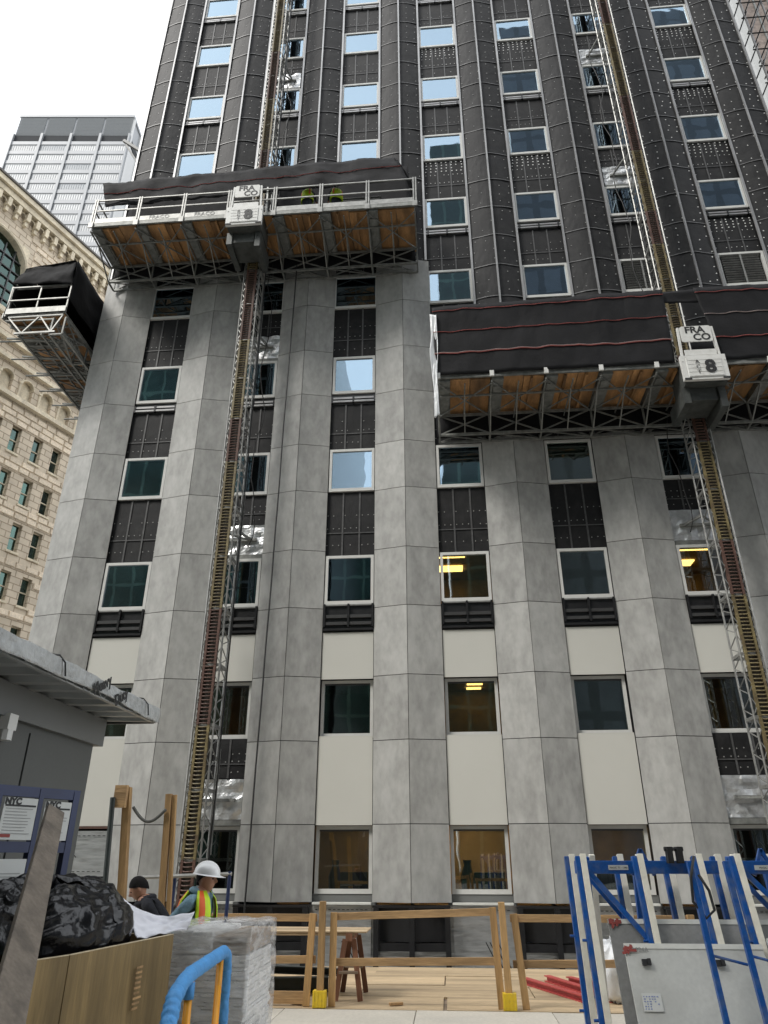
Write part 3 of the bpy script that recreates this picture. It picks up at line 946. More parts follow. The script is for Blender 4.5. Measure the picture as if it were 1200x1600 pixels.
def platform(label, x0, x1, zd, mx=None, B=Matrix(), rails=True, pitch=1.5, seed=0, toe=True, fraco=()):
    """work platform in its own frame: x along, y from -2.3 (front) to -0.55 (back), deck at zd"""
    rnd = random.Random(seed)
    base = B @ V(((x0 + x1) / 2, -1.4, zd - 1.0))
    t = thing('climber_platform', label, 'platform', base, 'mast climbing work platforms')
    YF, YB = -2.3, -0.62
    n = max(1, round((x1 - x0) / pitch))
    px = [x0 + (x1 - x0) * i / n for i in range(n + 1)]
    # cross beams and plywood sheets between
    sheet_top = zd
    for i in range(n):
        xa, xb = px[i], px[i + 1]
        wbeam = 0.34
        bm_ = MB()
        bm_.box(xa + 0.02, xa + wbeam, YF + 0.02, YB, zd - 0.22, zd - 0.05)
        bm_.box(xa + 0.06, xa + wbeam - 0.04, YF + 0.30, YB - 0.2, zd - 0.26, zd - 0.221)
        put('cross_beam', bm_, 'galv_dark', t, basis=B)
        m_ = 2
        wd = (xb - xa - wbeam - 0.02) / m_
        for q in range(m_):
            xs = xa + wbeam + 0.01 + q * wd
            sh = MB().box(xs, xs + wd - 0.02, YF + 0.015 + rnd.uniform(0, 0.1), YB + 0.3, zd - 0.09 - rnd.uniform(0, 0.03), zd - 0.05)
            put('plywood_sheet', sh, 'ply_or', t, basis=B)
            if rnd.random() < 0.6:
                put('joist', MB().box(xs + wd * 0.3, xs + wd * 0.3 + 0.07, YF + 0.05, YB, zd - 0.2, zd - 0.125), 'ply_or', t, basis=B)
    put('deck', MB().box(x0, x1, YF, YB + 0.35, zd - 0.048, zd - 0.01), 'galv_dark', t, basis=B)
    put('edge_beam', MB().box(x0, x1, YF - 0.06, YF - 0.002, zd - 0.14, zd + 0.0), 'galv_dark', t, basis=B)
    # truss under the back, with plan bracing
    tr = MB()
    zb = zd - 0.95
    for y in (YB, YB + 0.42):
        tr.bar((x0, y, zd - 0.26), (x1, y, zd - 0.26), 0.07)
        tr.bar((x0, y, zb), (x1, y, zb), 0.07)
    tr.bar((x0, YF + 0.62, zd - 0.3), (x1, YF + 0.62, zd - 0.3), 0.05)
    for i in range(n + 1):
        for y in (YB, YB + 0.42):
            tr.bar((px[i], y, zb), (px[i], y, zd - 0.26), 0.05)
        tr.bar((px[i], YB, zb), (px[i], YB + 0.42, zb), 0.05)
        tr.bar((px[i], YF, zd - 0.27), (px[i], YB, zd - 0.30), 0.045)
    for i in range(n):
        for y in (YB, YB + 0.42):
            tr.bar((px[i], y, zb), (px[i + 1], y, zd - 0.26), 0.036)
            tr.bar((px[i], y, zd - 0.26), (px[i + 1], y, zb), 0.036)
        tr.bar((px[i], YB, zb), (px[i + 1], YB + 0.42, zb), 0.03)
        tr.bar((px[i], YF + 0.05, zd - 0.27), (px[i + 1], YB, zd - 0.30), 0.036)
        tr.bar((px[i], YB, zd - 0.31), (px[i + 1], YF + 0.05, zd - 0.31), 0.03)
        xm = (px[i] + px[i + 1]) / 2
        tr.bar((xm, YF + 0.05, zd - 0.29), (xm, YB + 0.42, zd - 0.29), 0.035)
        tr.bar((xm, YF + 0.5, zd - 0.28), (xm, YB, zb), 0.03)
        tr.bar((px[i], YF + 0.6, zd - 0.28), (px[i], YB, zb), 0.036)
    put('truss', tr, 'galv_dark', t, basis=B)
    if rails:
        for i in range(n + 1):
            if mx is not None and abs(px[i] - mx) < 0.55:
                continue
            ps = MB()
            ps.bar((px[i] - 0.03, YF - 0.03, zd - 0.12), (px[i] - 0.03, YF - 0.03, zd + 1.18), 0.045)
            ps.bar((px[i] + 0.05, YF - 0.03, zd - 0.12), (px[i] + 0.05, YF - 0.03, zd + 1.18), 0.045)
            ps.box(px[i] - 0.07, px[i] + 0.09, YF - 0.10, YF - 0.062, zd - 0.2, zd + 0.02)
            put('rail_post', ps, 'galv', t, basis=B)
        rl = MB()
        for z in (0.62, 1.13):
            rl.bar((x0, YF - 0.02, zd + z), (x1, YF - 0.02, zd + z), 0.042)
        for x in (x0 + 0.02, x1 - 0.02):
            for z in (0.15, 0.62, 1.13):
                rl.bar((x, YF, zd + z), (x, YB + 0.2, zd + z), 0.042)
        put('guard_rail', rl, 'galv', t, basis=B)
        if toe:
            for i in range(n):
                if mx is not None and px[i] < mx < px[i + 1]:
                    continue
                tb = put('toe_board', MB().box(px[i] + 0.1, px[i + 1] - 0.06, YF - 0.045, YF - 0.025, zd + 0.03, zd + 0.23), 'galv', t, basis=B)
                if i in fraco:
                    link('lettering', text_mesh('FRACO', 0.22, mname='print'), tb, basis=B @ Matrix.Translation(((px[i] + px[i + 1]) / 2, YF - 0.05, zd + 0.13)) @ FACE)
    else:
        for i in range(n + 1):
            put('clamp', MB().box(px[i] - 0.05, px[i] + 0.07, YF - 0.11, YF - 0.062, zd - 0.16, zd + 0.02), 'white', t, basis=B)
    if mx is not None:
        drive_unit(t, mx, zd, B)
    return t

platform('long left work platform with open guard rails and white machine guard plate', -0.55, 10.45, 21.12, mx=4.86, seed=2, fraco=(1, 2, 3))
platform('right work platform wrapped in charcoal sheeting, white machine guard beside mast', 10.98, 24.6, 14.12, mx=18.2, rails=False, seed=5)
# the third platform runs along the side street facade, its front turned to -X
BS = Matrix.Translation((-1.0, 0, 0)) @ Matrix.Rotation(R(-90), 4, 'Z')
ps = platform('short work platform beyond the tower corner, seen end on above the stone building', -9.5, 1.5, 18.1, B=BS, seed=9, toe=False)
sp_end = MB()
for x in (-3.3, -2.3, -1.25):
    sp_end.bar((x, -1.54, 18.0), (x, -1.54, 19.25), 0.045)
for z in (18.65, 19.22):
    sp_end.bar((-3.3, -1.56, z), (-1.25, -1.56, z), 0.042)
sp_end.box(-3.32, -1.23, -1.60, -1.58, 18.05, 18.27)
put('end_rail', sp_end, 'galv', ps)
br = MB()
br.bar((-3.2, -1.52, 17.95), (-1.3, -1.52, 17.95), 0.06)
br.bar((-2.85, -1.52, 17.25), (-1.45, -1.52, 17.25), 0.06)
for a_, b_ in ((-3.2, -2.6), (-2.1, -2.6), (-2.1, -1.6), (-1.3, -1.6)):
    br.bar((a_, -1.52, 17.95), (b_, -1.52, 17.25), 0.045)
put('end_truss', br, 'galv', ps)
un = MB()
rnd = random.Random(3)
for q in range(10):
    y = -1.2 + q * 0.95
    un.bar((-3.3, y, 17.82), (-1.2, y + 0.1, 17.8), 0.06)
    un.bar((-3.3, y, 17.35), (-1.2, y + 0.3, 17.3), 0.05)
    un.bar((-3.3, y, 17.82), (-1.3, y + 0.9, 17.3), 0.035)
    un.tube((-3.9, y + 0.3, 17.5), (-2.2, y + 0.35, 17.45), 0.03, 5)
for x in (-2.8, -2.0, -1.25):
    un.bar((x, -1.4, 17.3), (x, 9.4, 17.3), 0.06)
put('under_lattice', un, 'galv_dark', ps)

# ---- sheeting hung on the platforms (each sheet a thing of its own)
def wrinkled(p00, p10, p01, p11, amp, seed, nu=40, nv=12, fold=1.0, n=(0, -1, 0)):
    p00, p10, p01, p11, n = V(p00), V(p10), V(p01), V(p11), V(n)
    def fn(u, v):
        p = (p00 * (1 - u) + p10 * u) * (1 - v) + (p01 * (1 - u) + p11 * u) * v
        L = (p10 - p00).length
        w = nz(u * L * 1.1 * fold + seed, v * 1.6, seed) + 0.5 * nz(u * L * 2.7 * fold + v * 2.0, v * 3.5 + seed, 2.0) + 0.25 * nz(u * L * 7 * fold, v * 6, seed)
        return p + n * (amp * w)
    return fn

def sheet(name, label, fn, mats, nu, nv, cat='tarpaulin', solid=0.008, cords=()):
    mb = MB().grid(fn, nu, nv)
    o = put(name, mb, (mats,), smooth=True, solid=solid)
    tag(o, label, cat)
    for (v, mname) in cords:
        c_ = MB().pipe([V(fn(i / 60, v + 0.006 * math.sin(i * 0.9))) + V((0, -0.02, 0.0)) for i in range(61)], 0.014, 4)
        put('cord', c_, mname, o)
    return o

f1 = wrinkled((-0.25, -2.26, 22.0), (10.25, -2.26, 22.3), (-0.6, -2.2, 23.3), (9.8, -2.1, 23.75), 0.09, 3)
sheet('tarpaulin', 'charcoal sheeting hung above the open rails of the left platform', f1, 'tarp', 90, 10, cords=((0.55, 'cord_red'),))
f2 = wrinkled((-0.5, -0.42, 20.4), (10.4, -0.42, 20.4), (-0.5, -0.42, 25.1), (10.2, -0.42, 25.3), 0.05, 8)
sheet('tarpaulin', 'black sheeting closing the back of the left platform against the facade', f2, 'tarp_black', 60, 10)
f3 = wrinkled((10.35, -2.25, 22.3), (10.5, -0.5, 22.2), (9.8, -2.1, 23.75), (10.4, -0.5, 23.6), 0.05, 12, n=(1, 0, 0))
sheet('tarpaulin', 'small charcoal sheet folded around the right end of the left platform', f3, 'tarp', 14, 10)
f4 = wrinkled((10.93, -2.40, 14.05), (17.55, -2.40, 14.08), (10.88, -2.40, 16.55), (17.62, -2.40, 16.72), 0.055, 21)
sheet('tarpaulin', 'wide charcoal sheet with three red cords, left of the white guard plate', f4, 'tarp', 80, 18,
      cords=((0.30, 'cord_red'), (0.62, 'cord_red'), (0.93, 'cord_red'), (0.31, 'cord_pale')))
f5 = wrinkled((18.85, -2.40, 14.1), (24.6, -2.40, 14.15), (18.5, -2.40, 16.72), (24.6, -2.40, 16.75), 0.055, 33)
sheet('tarpaulin', 'charcoal sheet with red cords, right of the white guard plate', f5, 'tarp', 60, 18,
      cords=((0.30, 'cord_red'), (0.62, 'cord_pale'), (0.93, 'cord_red')))
f6 = wrinkled((10.9, -0.4, 13.2), (24.6, -0.4, 13.2), (10.9, -0.4, 16.4), (24.6, -0.4, 16.4), 0.05, 14)
sheet('tarpaulin', 'black sheeting closing the back of the right platform against the facade', f6, 'tarp_black', 60, 10)
f7 = wrinkled((17.4, -2.3, 16.3), (18.9, -2.3, 16.25), (17.5, -2.3, 16.72), (18.6, -2.3, 16.75), 0.03, 18)
sheet('tarpaulin', 'short strip of charcoal sheeting bridging above the right guard plate', f7, 'tarp', 12, 5)
f8 = wrinkled((10.84, -2.46, 12.6), (10.98, -2.44, 12.7), (10.76, -2.46, 16.3), (11.02, -2.46, 16.2), 0.16, 41, fold=5, n=(-0.6, -0.7, 0))
sheet('plastic_sheet', 'crumpled white plastic hanging at the left end of the right platform', f8, 'plastic_white', 16, 60, cat='plastic sheet')
# cap of the side platform
f9 = wrinkled((-3.35, -1.62, 19.35), (-1.18, -1.62, 19.2), (-3.1, -1.5, 20.15), (-1.35, -1.5, 20.4), 0.10, 51)
cap = sheet('tarpaulin', 'black tarpaulin draped over the end of the corner platform', f9, 'tarp_black', 24, 10)
f10 = wrinkled((-1.15, -1.6, 18.5), (-1.08, 9.5, 18.3), (-1.3, -1.5, 20.4), (-1.2, 9.5, 20.2), 0.08, 55, n=(1, 0, 0))
put('side_flap', MB().grid(f10, 50, 10), ('tarp_black',), cap, smooth=True, solid=0.008)
f11 = wrinkled((-3.1, -1.5, 20.15), (-1.35, -1.5, 20.4), (-3.1, 9.5, 20.2), (-1.3, 9.5, 20.2), 0.08, 58, n=(0, 0, 1))
put('top_flap', MB().grid(f11, 12, 40), ('tarp_black',), cap, smooth=True, solid=0.008)
f12 = wrinkled((-3.35, -1.6, 18.1), (-3.35, 9.5, 18.1), (-3.1, -1.5, 20.15), (-3.1, 9.5, 20.15), 0.08, 59, n=(-1, 0, 0))
put('side_flap', MB().grid(f12, 40, 10), ('tarp_black',), cap, smooth=True, solid=0.008)

# crates standing on the left platform
for (x, w, h, col, lab) in ((8.6, 1.3, 1.35, 'shed_lt', 'grey site cabinet standing on the left platform near its right end'),
                            (2.6, 0.7, 0.5, 'shed_lt', 'low grey box on the left platform beside its guard rail')):
    cb_ = MB().box(x - w / 2, x + w / 2, -1.5, -0.9, 21.12, 21.12 + h)
    cb_.box(x - w / 2 - 0.02, x + w / 2 + 0.02, -1.52, -0.88, 21.12 + h, 21.16 + h)
    tag(put('site_box', cb_, col, bevel=0.01), lab, 'box')

# hanging cable from the left platform
pts = []
for i in range(40):
    z = 20.4 - i * 0.52
    pts.append((6.24 - 0.004 * i + 0.02 * nz(z * 0.4, 3), -0.62 + 0.03 * nz(z * 0.3, 9), z))
tag(put('hanging_cable', MB().pipe(pts, 0.022, 6), 'rubber', smooth=True), 'black cable hanging down the third grey pilaster from the left platform', 'cable')
# tangled cables behind mast one
for q, (x, lab) in enumerate(((5.35, 'black cable looping beside the left mast above the open floors'), (17.75, 'black cable looping beside the right mast'))):
    pts = [(x + 0.12 * math.sin(i * 0.55) + 0.1 * nz(i * 0.4, q), -0.45 + 0.12 * nz(i * 0.3, 7 + q), 9.8 + i * 0.32) for i in range(70)]
    tag(put('loose_cable', MB().pipe(pts, 0.016, 5), 'rubber', smooth=True), lab, 'cable')

# ================================================================== OTHER BUILDINGS
# ---- stone building across the side street
ANG = R(69.2)
P0 = (-24.0, 28.36, -1.3)
SB = Matrix.Translation((P0[0], P0[1], 0)) @ Matrix.Rotation(ANG, 4, 'Z')
stone = thing('stone_building', 'sandstone building with arcade and arched window, left behind the tower', 'building', P0)

def wall_cells(mb, x0, x1, z0, z1, holes, y0, y1):
    xs = sorted({x0, x1} | {h[0] for h in holes} | {h[1] for h in holes})
    zs = sorted({z0, z1} | {h[2] for h in holes} | {h[3] for h in holes})
    for i in range(len(xs) - 1):
        for j in range(len(zs) - 1):
            cx, cz = (xs[i] + xs[i + 1]) / 2, (zs[j] + zs[j + 1]) / 2
            if any(h[0] < cx < h[1] and h[2] < cz < h[3] for h in holes):
                continue
            mb.box(xs[i], xs[i + 1], y0, y1, zs[j], zs[j + 1])

SX0, SX1 = -22.0, 14.0
wins = []
for f in range(-4, 4):
    zt = 34.2 - 4.03 * (3 - f)
    for c in (-10.2, -8.1, -5.8, -3.7, -1.9, 0.0, 2.15, 4.15, 6.4, 8.4):
        wins.append((c, c + 0.92, zt - 2.4, zt))
arches = [(-1.65 + 2.02 * q - 0.6, -1.65 + 2.02 * q + 0.6, 36.7, 38.1) for q in range(-8, 8)]
big = [(-8.6, -2.7, 43.9, 48.2), (-18.0, -12.1, 43.9, 48.2)]
holes = wins + [(a, b, c, d + 0.6) for a, b, c, d in arches] + [(a, b, c, d + 2.95) for a, b, c, d in big]
wl_ = MB()
wall_cells(wl_, SX0, SX1, -1.3, 55.0, holes, 0.12, 0.7)
put('wall', wl_, 'stone_flat', stone, basis=SB)
put('rear_block', MB().box(SX0 + 0.01, SX1 - 0.01, 1.6, 22, -1.3, 54.6), 'stone_flat', stone, basis=SB)
put('room_dark', MB().box(SX0 + 0.02, SX1 - 0.02, 1.2, 1.58, -1.2, 54.9), 'dark', stone, basis=SB)
def arch_fill(mb, xa, xb, zs, y0, y1, n=12):
    r_ = (xb - xa) / 2; cx = (xa + xb) / 2
    for sgn in (-1, 1):
        prev = None
        for q in range(n // 2 + 1):
            a = R(90) * q / (n // 2)
            p = (cx + sgn * r_ * math.cos(a), zs + r_ * math.sin(a))
            if prev:
                mb.poly_prism([(prev[0], prev[1]), (prev[0], zs + r_ + 0.001), (p[0], zs + r_ + 0.001), (p[0], p[1])], y0, y1)
            prev = p
for (a, b, c, d) in arches:
    am = MB()
    arch_fill(am, a, b, d, 0.13, 0.6)
    am.pipe([(a - 0.12, 0.06, c), (a - 0.12, 0.06, d)], 0.1, 6)
    am.box(a - 0.26, a + 0.02, -0.06, 0.12, d, d + 0.16)
    for q in range(9):
        t0 = R(180) * q / 8
    am.pipe([((a + b) / 2 + 0.66 * math.cos(R(180) * q / 10), 0.08, d + 0.66 * math.sin(R(180) * q / 10)) for q in range(11)], 0.07, 5)
    put('arcade_arch', am, 'stone_trim', stone, basis=SB)
    put('arcade_back', MB().box(a + 0.01, b - 0.01, 0.5, 0.58, c, d + 0.59), 'stone_trim', stone, basis=SB)
for (a, b, c, d) in big:
    am = MB()
    arch_fill(am, a, b, d, 0.1, 0.65, 20)
    am.pipe([((a + b) / 2 + 3.1 * math.cos(R(180) * q / 20), 0.04, d + 3.1 * math.sin(R(180) * q / 20)) for q in range(21)], 0.16, 6)
    am.box(a - 0.25, a - 0.002, -0.02, 0.2, c, d)
    am.box(b + 0.002, b + 0.25, -0.02, 0.2, c, d)
    bw = put('arched_window', am, 'stone_trim', stone, basis=SB)
    put('pane', MB().box(a + 0.02, b - 0.02, 0.62, 0.64, c, d + 2.9), 'glass_green', bw, basis=SB)
    mu = MB()
    for q in range(1, 6):
        x = a + (b - a) * q / 6
        mu.box(x - 0.05, x + 0.05, 0.5, 0.61, c, d + 2.4)
    for z in (c + 1.1, c + 2.2, c + 3.3, d, d + 1.2):
        mu.box(a, b, 0.48, 0.60, z - 0.05, z + 0.05)
    put('mullion', mu, 'frame_dark', bw, basis=SB)
for q, (a, b, c, d) in enumerate(wins):
    if a < -4:
        continue
    fm = MB()
    fm.box(a - 0.12, b + 0.12, 0.0, 0.4, c - 0.18, c - 0.002)
    fm.box(a + 0.002, a + 0.07, 0.42, 0.5, c, d); fm.box(b - 0.07, b - 0.002, 0.42, 0.5, c, d)
    fm.box(a + 0.07, b - 0.07, 0.42, 0.5, d - 0.08, d - 0.002); fm.box(a + 0.07, b - 0.07, 0.42, 0.5, (c + d) / 2 - 0.04, (c + d) / 2 + 0.04)
    w_ = put('window', fm, 'stone_trim', stone, basis=SB)
    put('pane', MB().box(a + 0.03, b - 0.03, 0.505, 0.52, c, d), 'glass_green', w_, basis=SB)
    if random.random() < 0.5:
        put('blind', MB().box(a + 0.04, b - 0.04, 0.56, 0.58, d - random.uniform(0.6, 2.3), d), 'stone_trim', w_, basis=SB)
# cornices
for nm, z0, z1, pr in (('cornice', 54.95, 55.5, 0.85), ('cornice', 54.3, 54.9, 0.55), ('string_course', 43.2, 43.7, 0.3), ('string_course', 41.1, 41.5, 0.35),
                       ('string_course', 39.4, 39.75, 0.3), ('string_course', 36.2, 36.6, 0.35)):
    put(nm, MB().box(SX0, SX1, -pr, 0.119, z0, z1), 'stone_trim', stone, basis=SB)
put('roof_edge', MB().box(SX0, SX1, -1.0, 0.3, 55.52, 55.72), 'roof_edge', stone, basis=SB)
for q in range(34):
    x = -18 + q * 1.0
    cb_ = MB().box(x - 0.17, x + 0.17, -0.48, 0.11, 53.35, 54.28)
    cb_.box(x - 0.13, x + 0.13, -0.28, 0.11, 52.85, 53.34)
    cb_.pipe([(x + 0.5 + 0.31 * math.cos(R(180) * a / 6), -0.2, 53.75 + 0.31 * math.sin(R(180) * a / 6)) for a in range(7)], 0.07, 4)
    put('corbel', cb_, 'stone_trim', stone, basis=SB)
# single rusticated blocks where the photograph shows them apart
blk = {}
cnt = 0
for (zlo, zhi, xlo, xhi) in ((15.8, 36.1, -1.4, 7.0), (43.8, 52.6, -2.3, 5.8)):
    z = zlo
    row = 0
    while z < zhi - 0.3 and cnt < 298:
        x = xlo + (0.0 if row % 2 == 0 else -0.6)
        while x < xhi and cnt < 298:
            w = random.choice((1.0, 1.2, 1.4))
            seg0, seg1 = x + 0.03, x + w - 0.03
            bad = any(not (seg1 < h[0] - 0.14 or seg0 > h[1] + 0.14 or z + 0.52 < h[2] - 0.2 or z > h[3] + 0.05) for h in holes)
            if not bad:
                if w not in blk:
                    bb = MB()
                    hw_, hh = (w - 0.06) / 2, 0.255
                    bb.add([(-hw_, 0.115, -hh), (hw_, 0.115, -hh), (hw_, 0.115, hh), (-hw_, 0.115, hh),
                            (-hw_ + .05, 0.0, -hh + .05), (hw_ - .05, 0.0, -hh + .05), (hw_ - .05, 0.0, hh - .05), (-hw_ + .05, 0.0, hh - .05)],
                           [(0, 1, 5, 4), (1, 2, 6, 5), (2, 3, 7, 6), (3, 0, 4, 7), (4, 5, 6, 7)])
                    blk[w] = bb.mesh('stone_block', 'stone')
                link('stone_block', blk[w], stone, basis=SB @ Matrix.Translation((x + w / 2, random.uniform(-.015, .02), z + 0.26)))
                cnt += 1
            x += w
        z += 0.56; row += 1

# ---- distant skyscraper
KS = Matrix.Translation((-127.0, 130.1, 0)) @ Matrix.Rotation(math.atan2(3.3, 39.1), 4, 'Z')
skyt = thing('skyscraper', 'pale grid skyscraper with louvred top far behind the stone building', 'skyscraper', (-127.0, 130.1, -1.3))
WD, DP, HT = 39.3, 34.0, 231.5
put('body', MB().box(0.4, WD - 0.4, 0.6, DP, -1.3, HT - 0.5), 'sky_span', skyt, basis=KS)
put('crown', MB().box(0, WD, 0.0, DP + 0.4, HT - 1.2, HT), 'sky_frame', skyt, basis=KS)
for q in range(4):
    xa, xb = q * WD / 4 + 0.35, (q + 1) * WD / 4 - 0.35
    lv = MB()
    for z in range(12):
        lv.bar((xa, 0.35, HT - 1.8 - z * 0.75), (xb, 0.35, HT - 1.8 - z * 0.75), 0.5, 0.2, up=(0, 0.5, 0.8))
    put('louver_panel', lv, 'sky_louver', skyt, basis=KS)
    put('plant_opening', MB().box(xa, xb, 0.3, 0.58, HT - 13.4, HT - 10.6), 'sky_dark', skyt, basis=KS)
for q in range(5):
    x = q * WD / 4
    put('column', MB().box(max(0, x - 0.4), min(WD, x + 0.4), -0.5, 0.59, -1.3, HT - 10.2), 'sky_span', skyt, basis=KS)
FLR = 4.6
sb_me = MB().box(0.2, WD - 0.2, -0.2, 0.55, 0, 1.55).mesh('spandrel', 'sky_span')
pn_me = MB().box(0.6, WD / 4 - 0.6, 0.05, 0.25, 0, FLR - 1.6).mesh('window_band', 'sky_blind')
mull = MB()
for q in range(12):
    x = 0.75 + q * (WD / 4 - 1.5) / 11
    mull.box(x - 0.08, x + 0.08, -0.06, 0.045, 0, FLR - 1.6)
mull_me = mull.mesh('mullion', 'sky_span')
dkp_me = MB().box(0.6, WD / 4 - 0.6, 0.06, 0.24, 0, FLR - 1.6).mesh('window_band', 'sky_louver')
for f in range(26):
    z = HT - 14.0 - (f + 1) * FLR
    link('spandrel', sb_me, skyt, basis=KS @ Matrix.Translation((0, 0, z + FLR - 1.58)))
    for q in range(4):
        pb = link('window_band', dkp_me if random.random() < 0.12 else pn_me, skyt, basis=KS @ Matrix.Translation((q * WD / 4, 0, z)))
        link('mullion', mull_me, pb, basis=KS @ Matrix.Translation((q * WD / 4, 0, z)))
# right flank
for q in range(6):
    y = 0.6 + q * (DP - 0.4) / 5
    put('flank_pier', MB().box(WD - 0.39, WD + 0.2, y, y + 1.0, -1.3, HT - 1.25), 'sky_blind', skyt, basis=KS)
put('flank_opening', MB().box(WD - 0.38, WD + 0.02, 2.0, DP - 1, HT - 13.4, HT - 10.6), 'sky_dark', skyt, basis=KS)
put('flank_wall', MB().box(WD - 0.39, WD - 0.05, 0.7, DP, -1.3, HT - 14), 'sky_blind', skyt, basis=KS)

# ---- brown netted block behind the right corner
nb_ = thing('netted_building', 'brown net covered building behind the tower at top right', 'building', (76, 66, -1.3))
put('net', MB().box(71.5, 110, 66, 95, -1.3, 178), 'net', nb_)
for q in range(14):
    x = 71.6 + q * 2.6
    put('net_seam', MB().box(x, x + 0.25, 65.75, 65.99, -1.2, 177.8), 'shed', nb_)
put('corner_strip', MB().box(70.2, 71.49, 65.5, 94, -1.2, 178.2), 'galv', nb_)

# ---- corner scaffold at the tower's right edge
scf = thing('corner_scaffold', 'dark tube scaffold with ledgers climbing the right corner of the tower', 'scaffold', (24.6, 0.4, -1.3))
for (x, y) in ((24.25, -0.25), (24.25, 0.9), (25.1, -0.25), (25.1, 0.9)):
    put('standard', MB().tube((x, y, -1.3), (x, y, 44), 0.035, 6), 'black', scf)
for q in range(30):
    z = 13.0 + q * 1.05
    lg = MB()
    lg.tube((24.1, -0.25, z), (25.3, -0.25, z), 0.028, 5)
    lg.tube((24.25, -0.45, z + 0.1), (24.25, 1.1, z + 0.1), 0.028, 5)
    lg.tube((25.1, -0.45, z + 0.1), (25.1, 1.1, z + 0.1), 0.028, 5)
    if q % 2 == 0:
        lg.tube((24.25, -0.28, z), (25.1, -0.28, z + 2.1), 0.024, 5)
    put('ledger', lg, 'black', scf)
# short pole sticking out left of the tower near the skyscraper
po = MB().bar((-1.0, 0.4, 28.4), (-1.9, 0.4, 29.2), 0.12).bar((-1.0, 0.4, 27.6), (-1.75, 0.4, 28.9), 0.07)
tag(put('outrigger', po, 'shed_lt'), 'small grey outrigger bracket on the left edge of the tower', 'bracket')

# ---- buildings across the street behind the camera: they show as reflections in the panes
for (x0, x1, y0, h, mname, lab) in (
        (-70, 1.5, -34, 50, 'opp_glass', 'wide glass office block across the street, mirrored in the left panes'),
        (2.0, 11.2, -36, 30, 'opp_glass', 'low glass block across the street, mirrored in the middle panes'),
        (11.4, 19.5, -33, 70, 'opp_glass', 'slender glass tower across the street, mirrored right of the middle'),
        (20.0, 80, -34, 92, 'opp_grey', 'tall grey tower across the street, mirrored in the right panes')):
    t = thing('opposite_building', lab, 'building', ((x0 + x1) / 2, y0 - 10, 0), 'buildings behind the camera')
    put('wall', MB().box(x0, x1, y0 - 24, y0, -0.06, h), mname, t)
    put('roof_plant', MB().box(x0 + (x1 - x0) * .25, x1 - (x1 - x0) * .2, y0 - 16, y0 - 5, h + 0.01, h + 3), 'shed', t)
    put('entrance_band', MB().box(x0 + 0.1, x1 - 0.1, y0 + 0.01, y0 + 0.4, 3.6, 4.6), 'shed_lt', t)

# ================================================================== SITE SHED
shed = thing('site_shed', 'grey metal site shed with corrugated overhanging roof at the left edge', 'shed', (6.0, -15.0, -0.03))
put('wall', MB().box(4.6, 7.3, -18.6, -11.75, -0.03, 2.98), 'shed', shed)
for y in (-17.6, -16.4, -15.2, -13.75, -12.95, -12.15):
    put('wall_panel', MB().box(7.3, 7.315, y - 0.78, y - 0.01, 0.05, 2.7), 'shed', shed)
put('fascia', MB().box(7.24, 7.36, -18.6, -11.66, 2.76, 3.02), 'shed_lt', shed)
cor = MB()
ny = 150
prof = []
for i in range(ny + 1):
    y = -18.7 + i * 7.14 / ny
    ph = (y * 3.3) % 1.0
    prof.append((y, 0.07 if ph < 0.4 else (0.0 if 0.5 < ph < 0.9 else 0.035)))
def roof(u, v):
    y, dz = prof[round(u * ny)]
    return (4.4 + v * 3.44, y, 3.11 - 0.03 * v * 3.44 + dz)
cor.grid(roof, ny, 1)
put('roof', cor, 'corrug', shed, solid=0.012)
put('eave_angle', MB().box(7.80, 7.835, -18.7, -11.56, 3.0, 3.012), 'corrug', shed)
put('end_trim', MB().box(4.4, 7.82, -11.59, -11.56, 2.995, 3.07), 'black', shed)
put('wall_lamp', MB().box(7.32, 7.4, -13.42, -13.30, 2.66, 2.78).tube((7.36, -13.36, 2.66), (7.36, -13.36, 2.58), 0.05, 8), 'white', shed)
# plastic sheeting over the eave
def eave_fn(u, v):
    y = -18.8 + u * 7.25
    w = nz(y * 1.3, v * 2, 4) * 0.02 + (1 - 2 * abs(nz(y * 4 + v * 3, v * 4, 8))) * 0.012 + nz(y * 13, v * 9, 3) * 0.006
    if v < 0.45:
        t = v / 0.45
        return (7.42 + 0.42 * t, y, 3.205 - 0.05 * t + w)
    t = (v - 0.45) / 0.55
    return (7.85 + 0.012 * t + w * 0.9, y, 3.155 - 0.145 * t + 0.012 * math.sin(y * 2.3) * t + w * 0.5)
sh_ = tag(put('plastic_sheeting', MB().grid(eave_fn, 160, 14), 'sheeting', smooth=True, solid=0.006), 'grey translucent sheeting folded over the shed eave, printed with slanted lettering', 'plastic sheet')
for (word, y, z) in (('Heavy', -12.95, 3.095), ('Duty', -12.55, 3.07)):
    link('lettering', text_mesh(word, 0.13, bold=0.005), sh_, basis=Matrix.Translation((7.885, y, z)) @ Matrix.Rotation(R(90), 4, 'Z') @ FACE @ Matrix.Rotation(R(28), 4, 'Z'))
for y in (-13.65, -11.95):
    put('crease_strap', MB().pipe([(7.5, y, 3.22), (7.84, y, 3.175), (7.885, y + .02, 3.12), (7.89, y + 0.05, 3.02)], 0.007, 5), 'rubber', sh_)

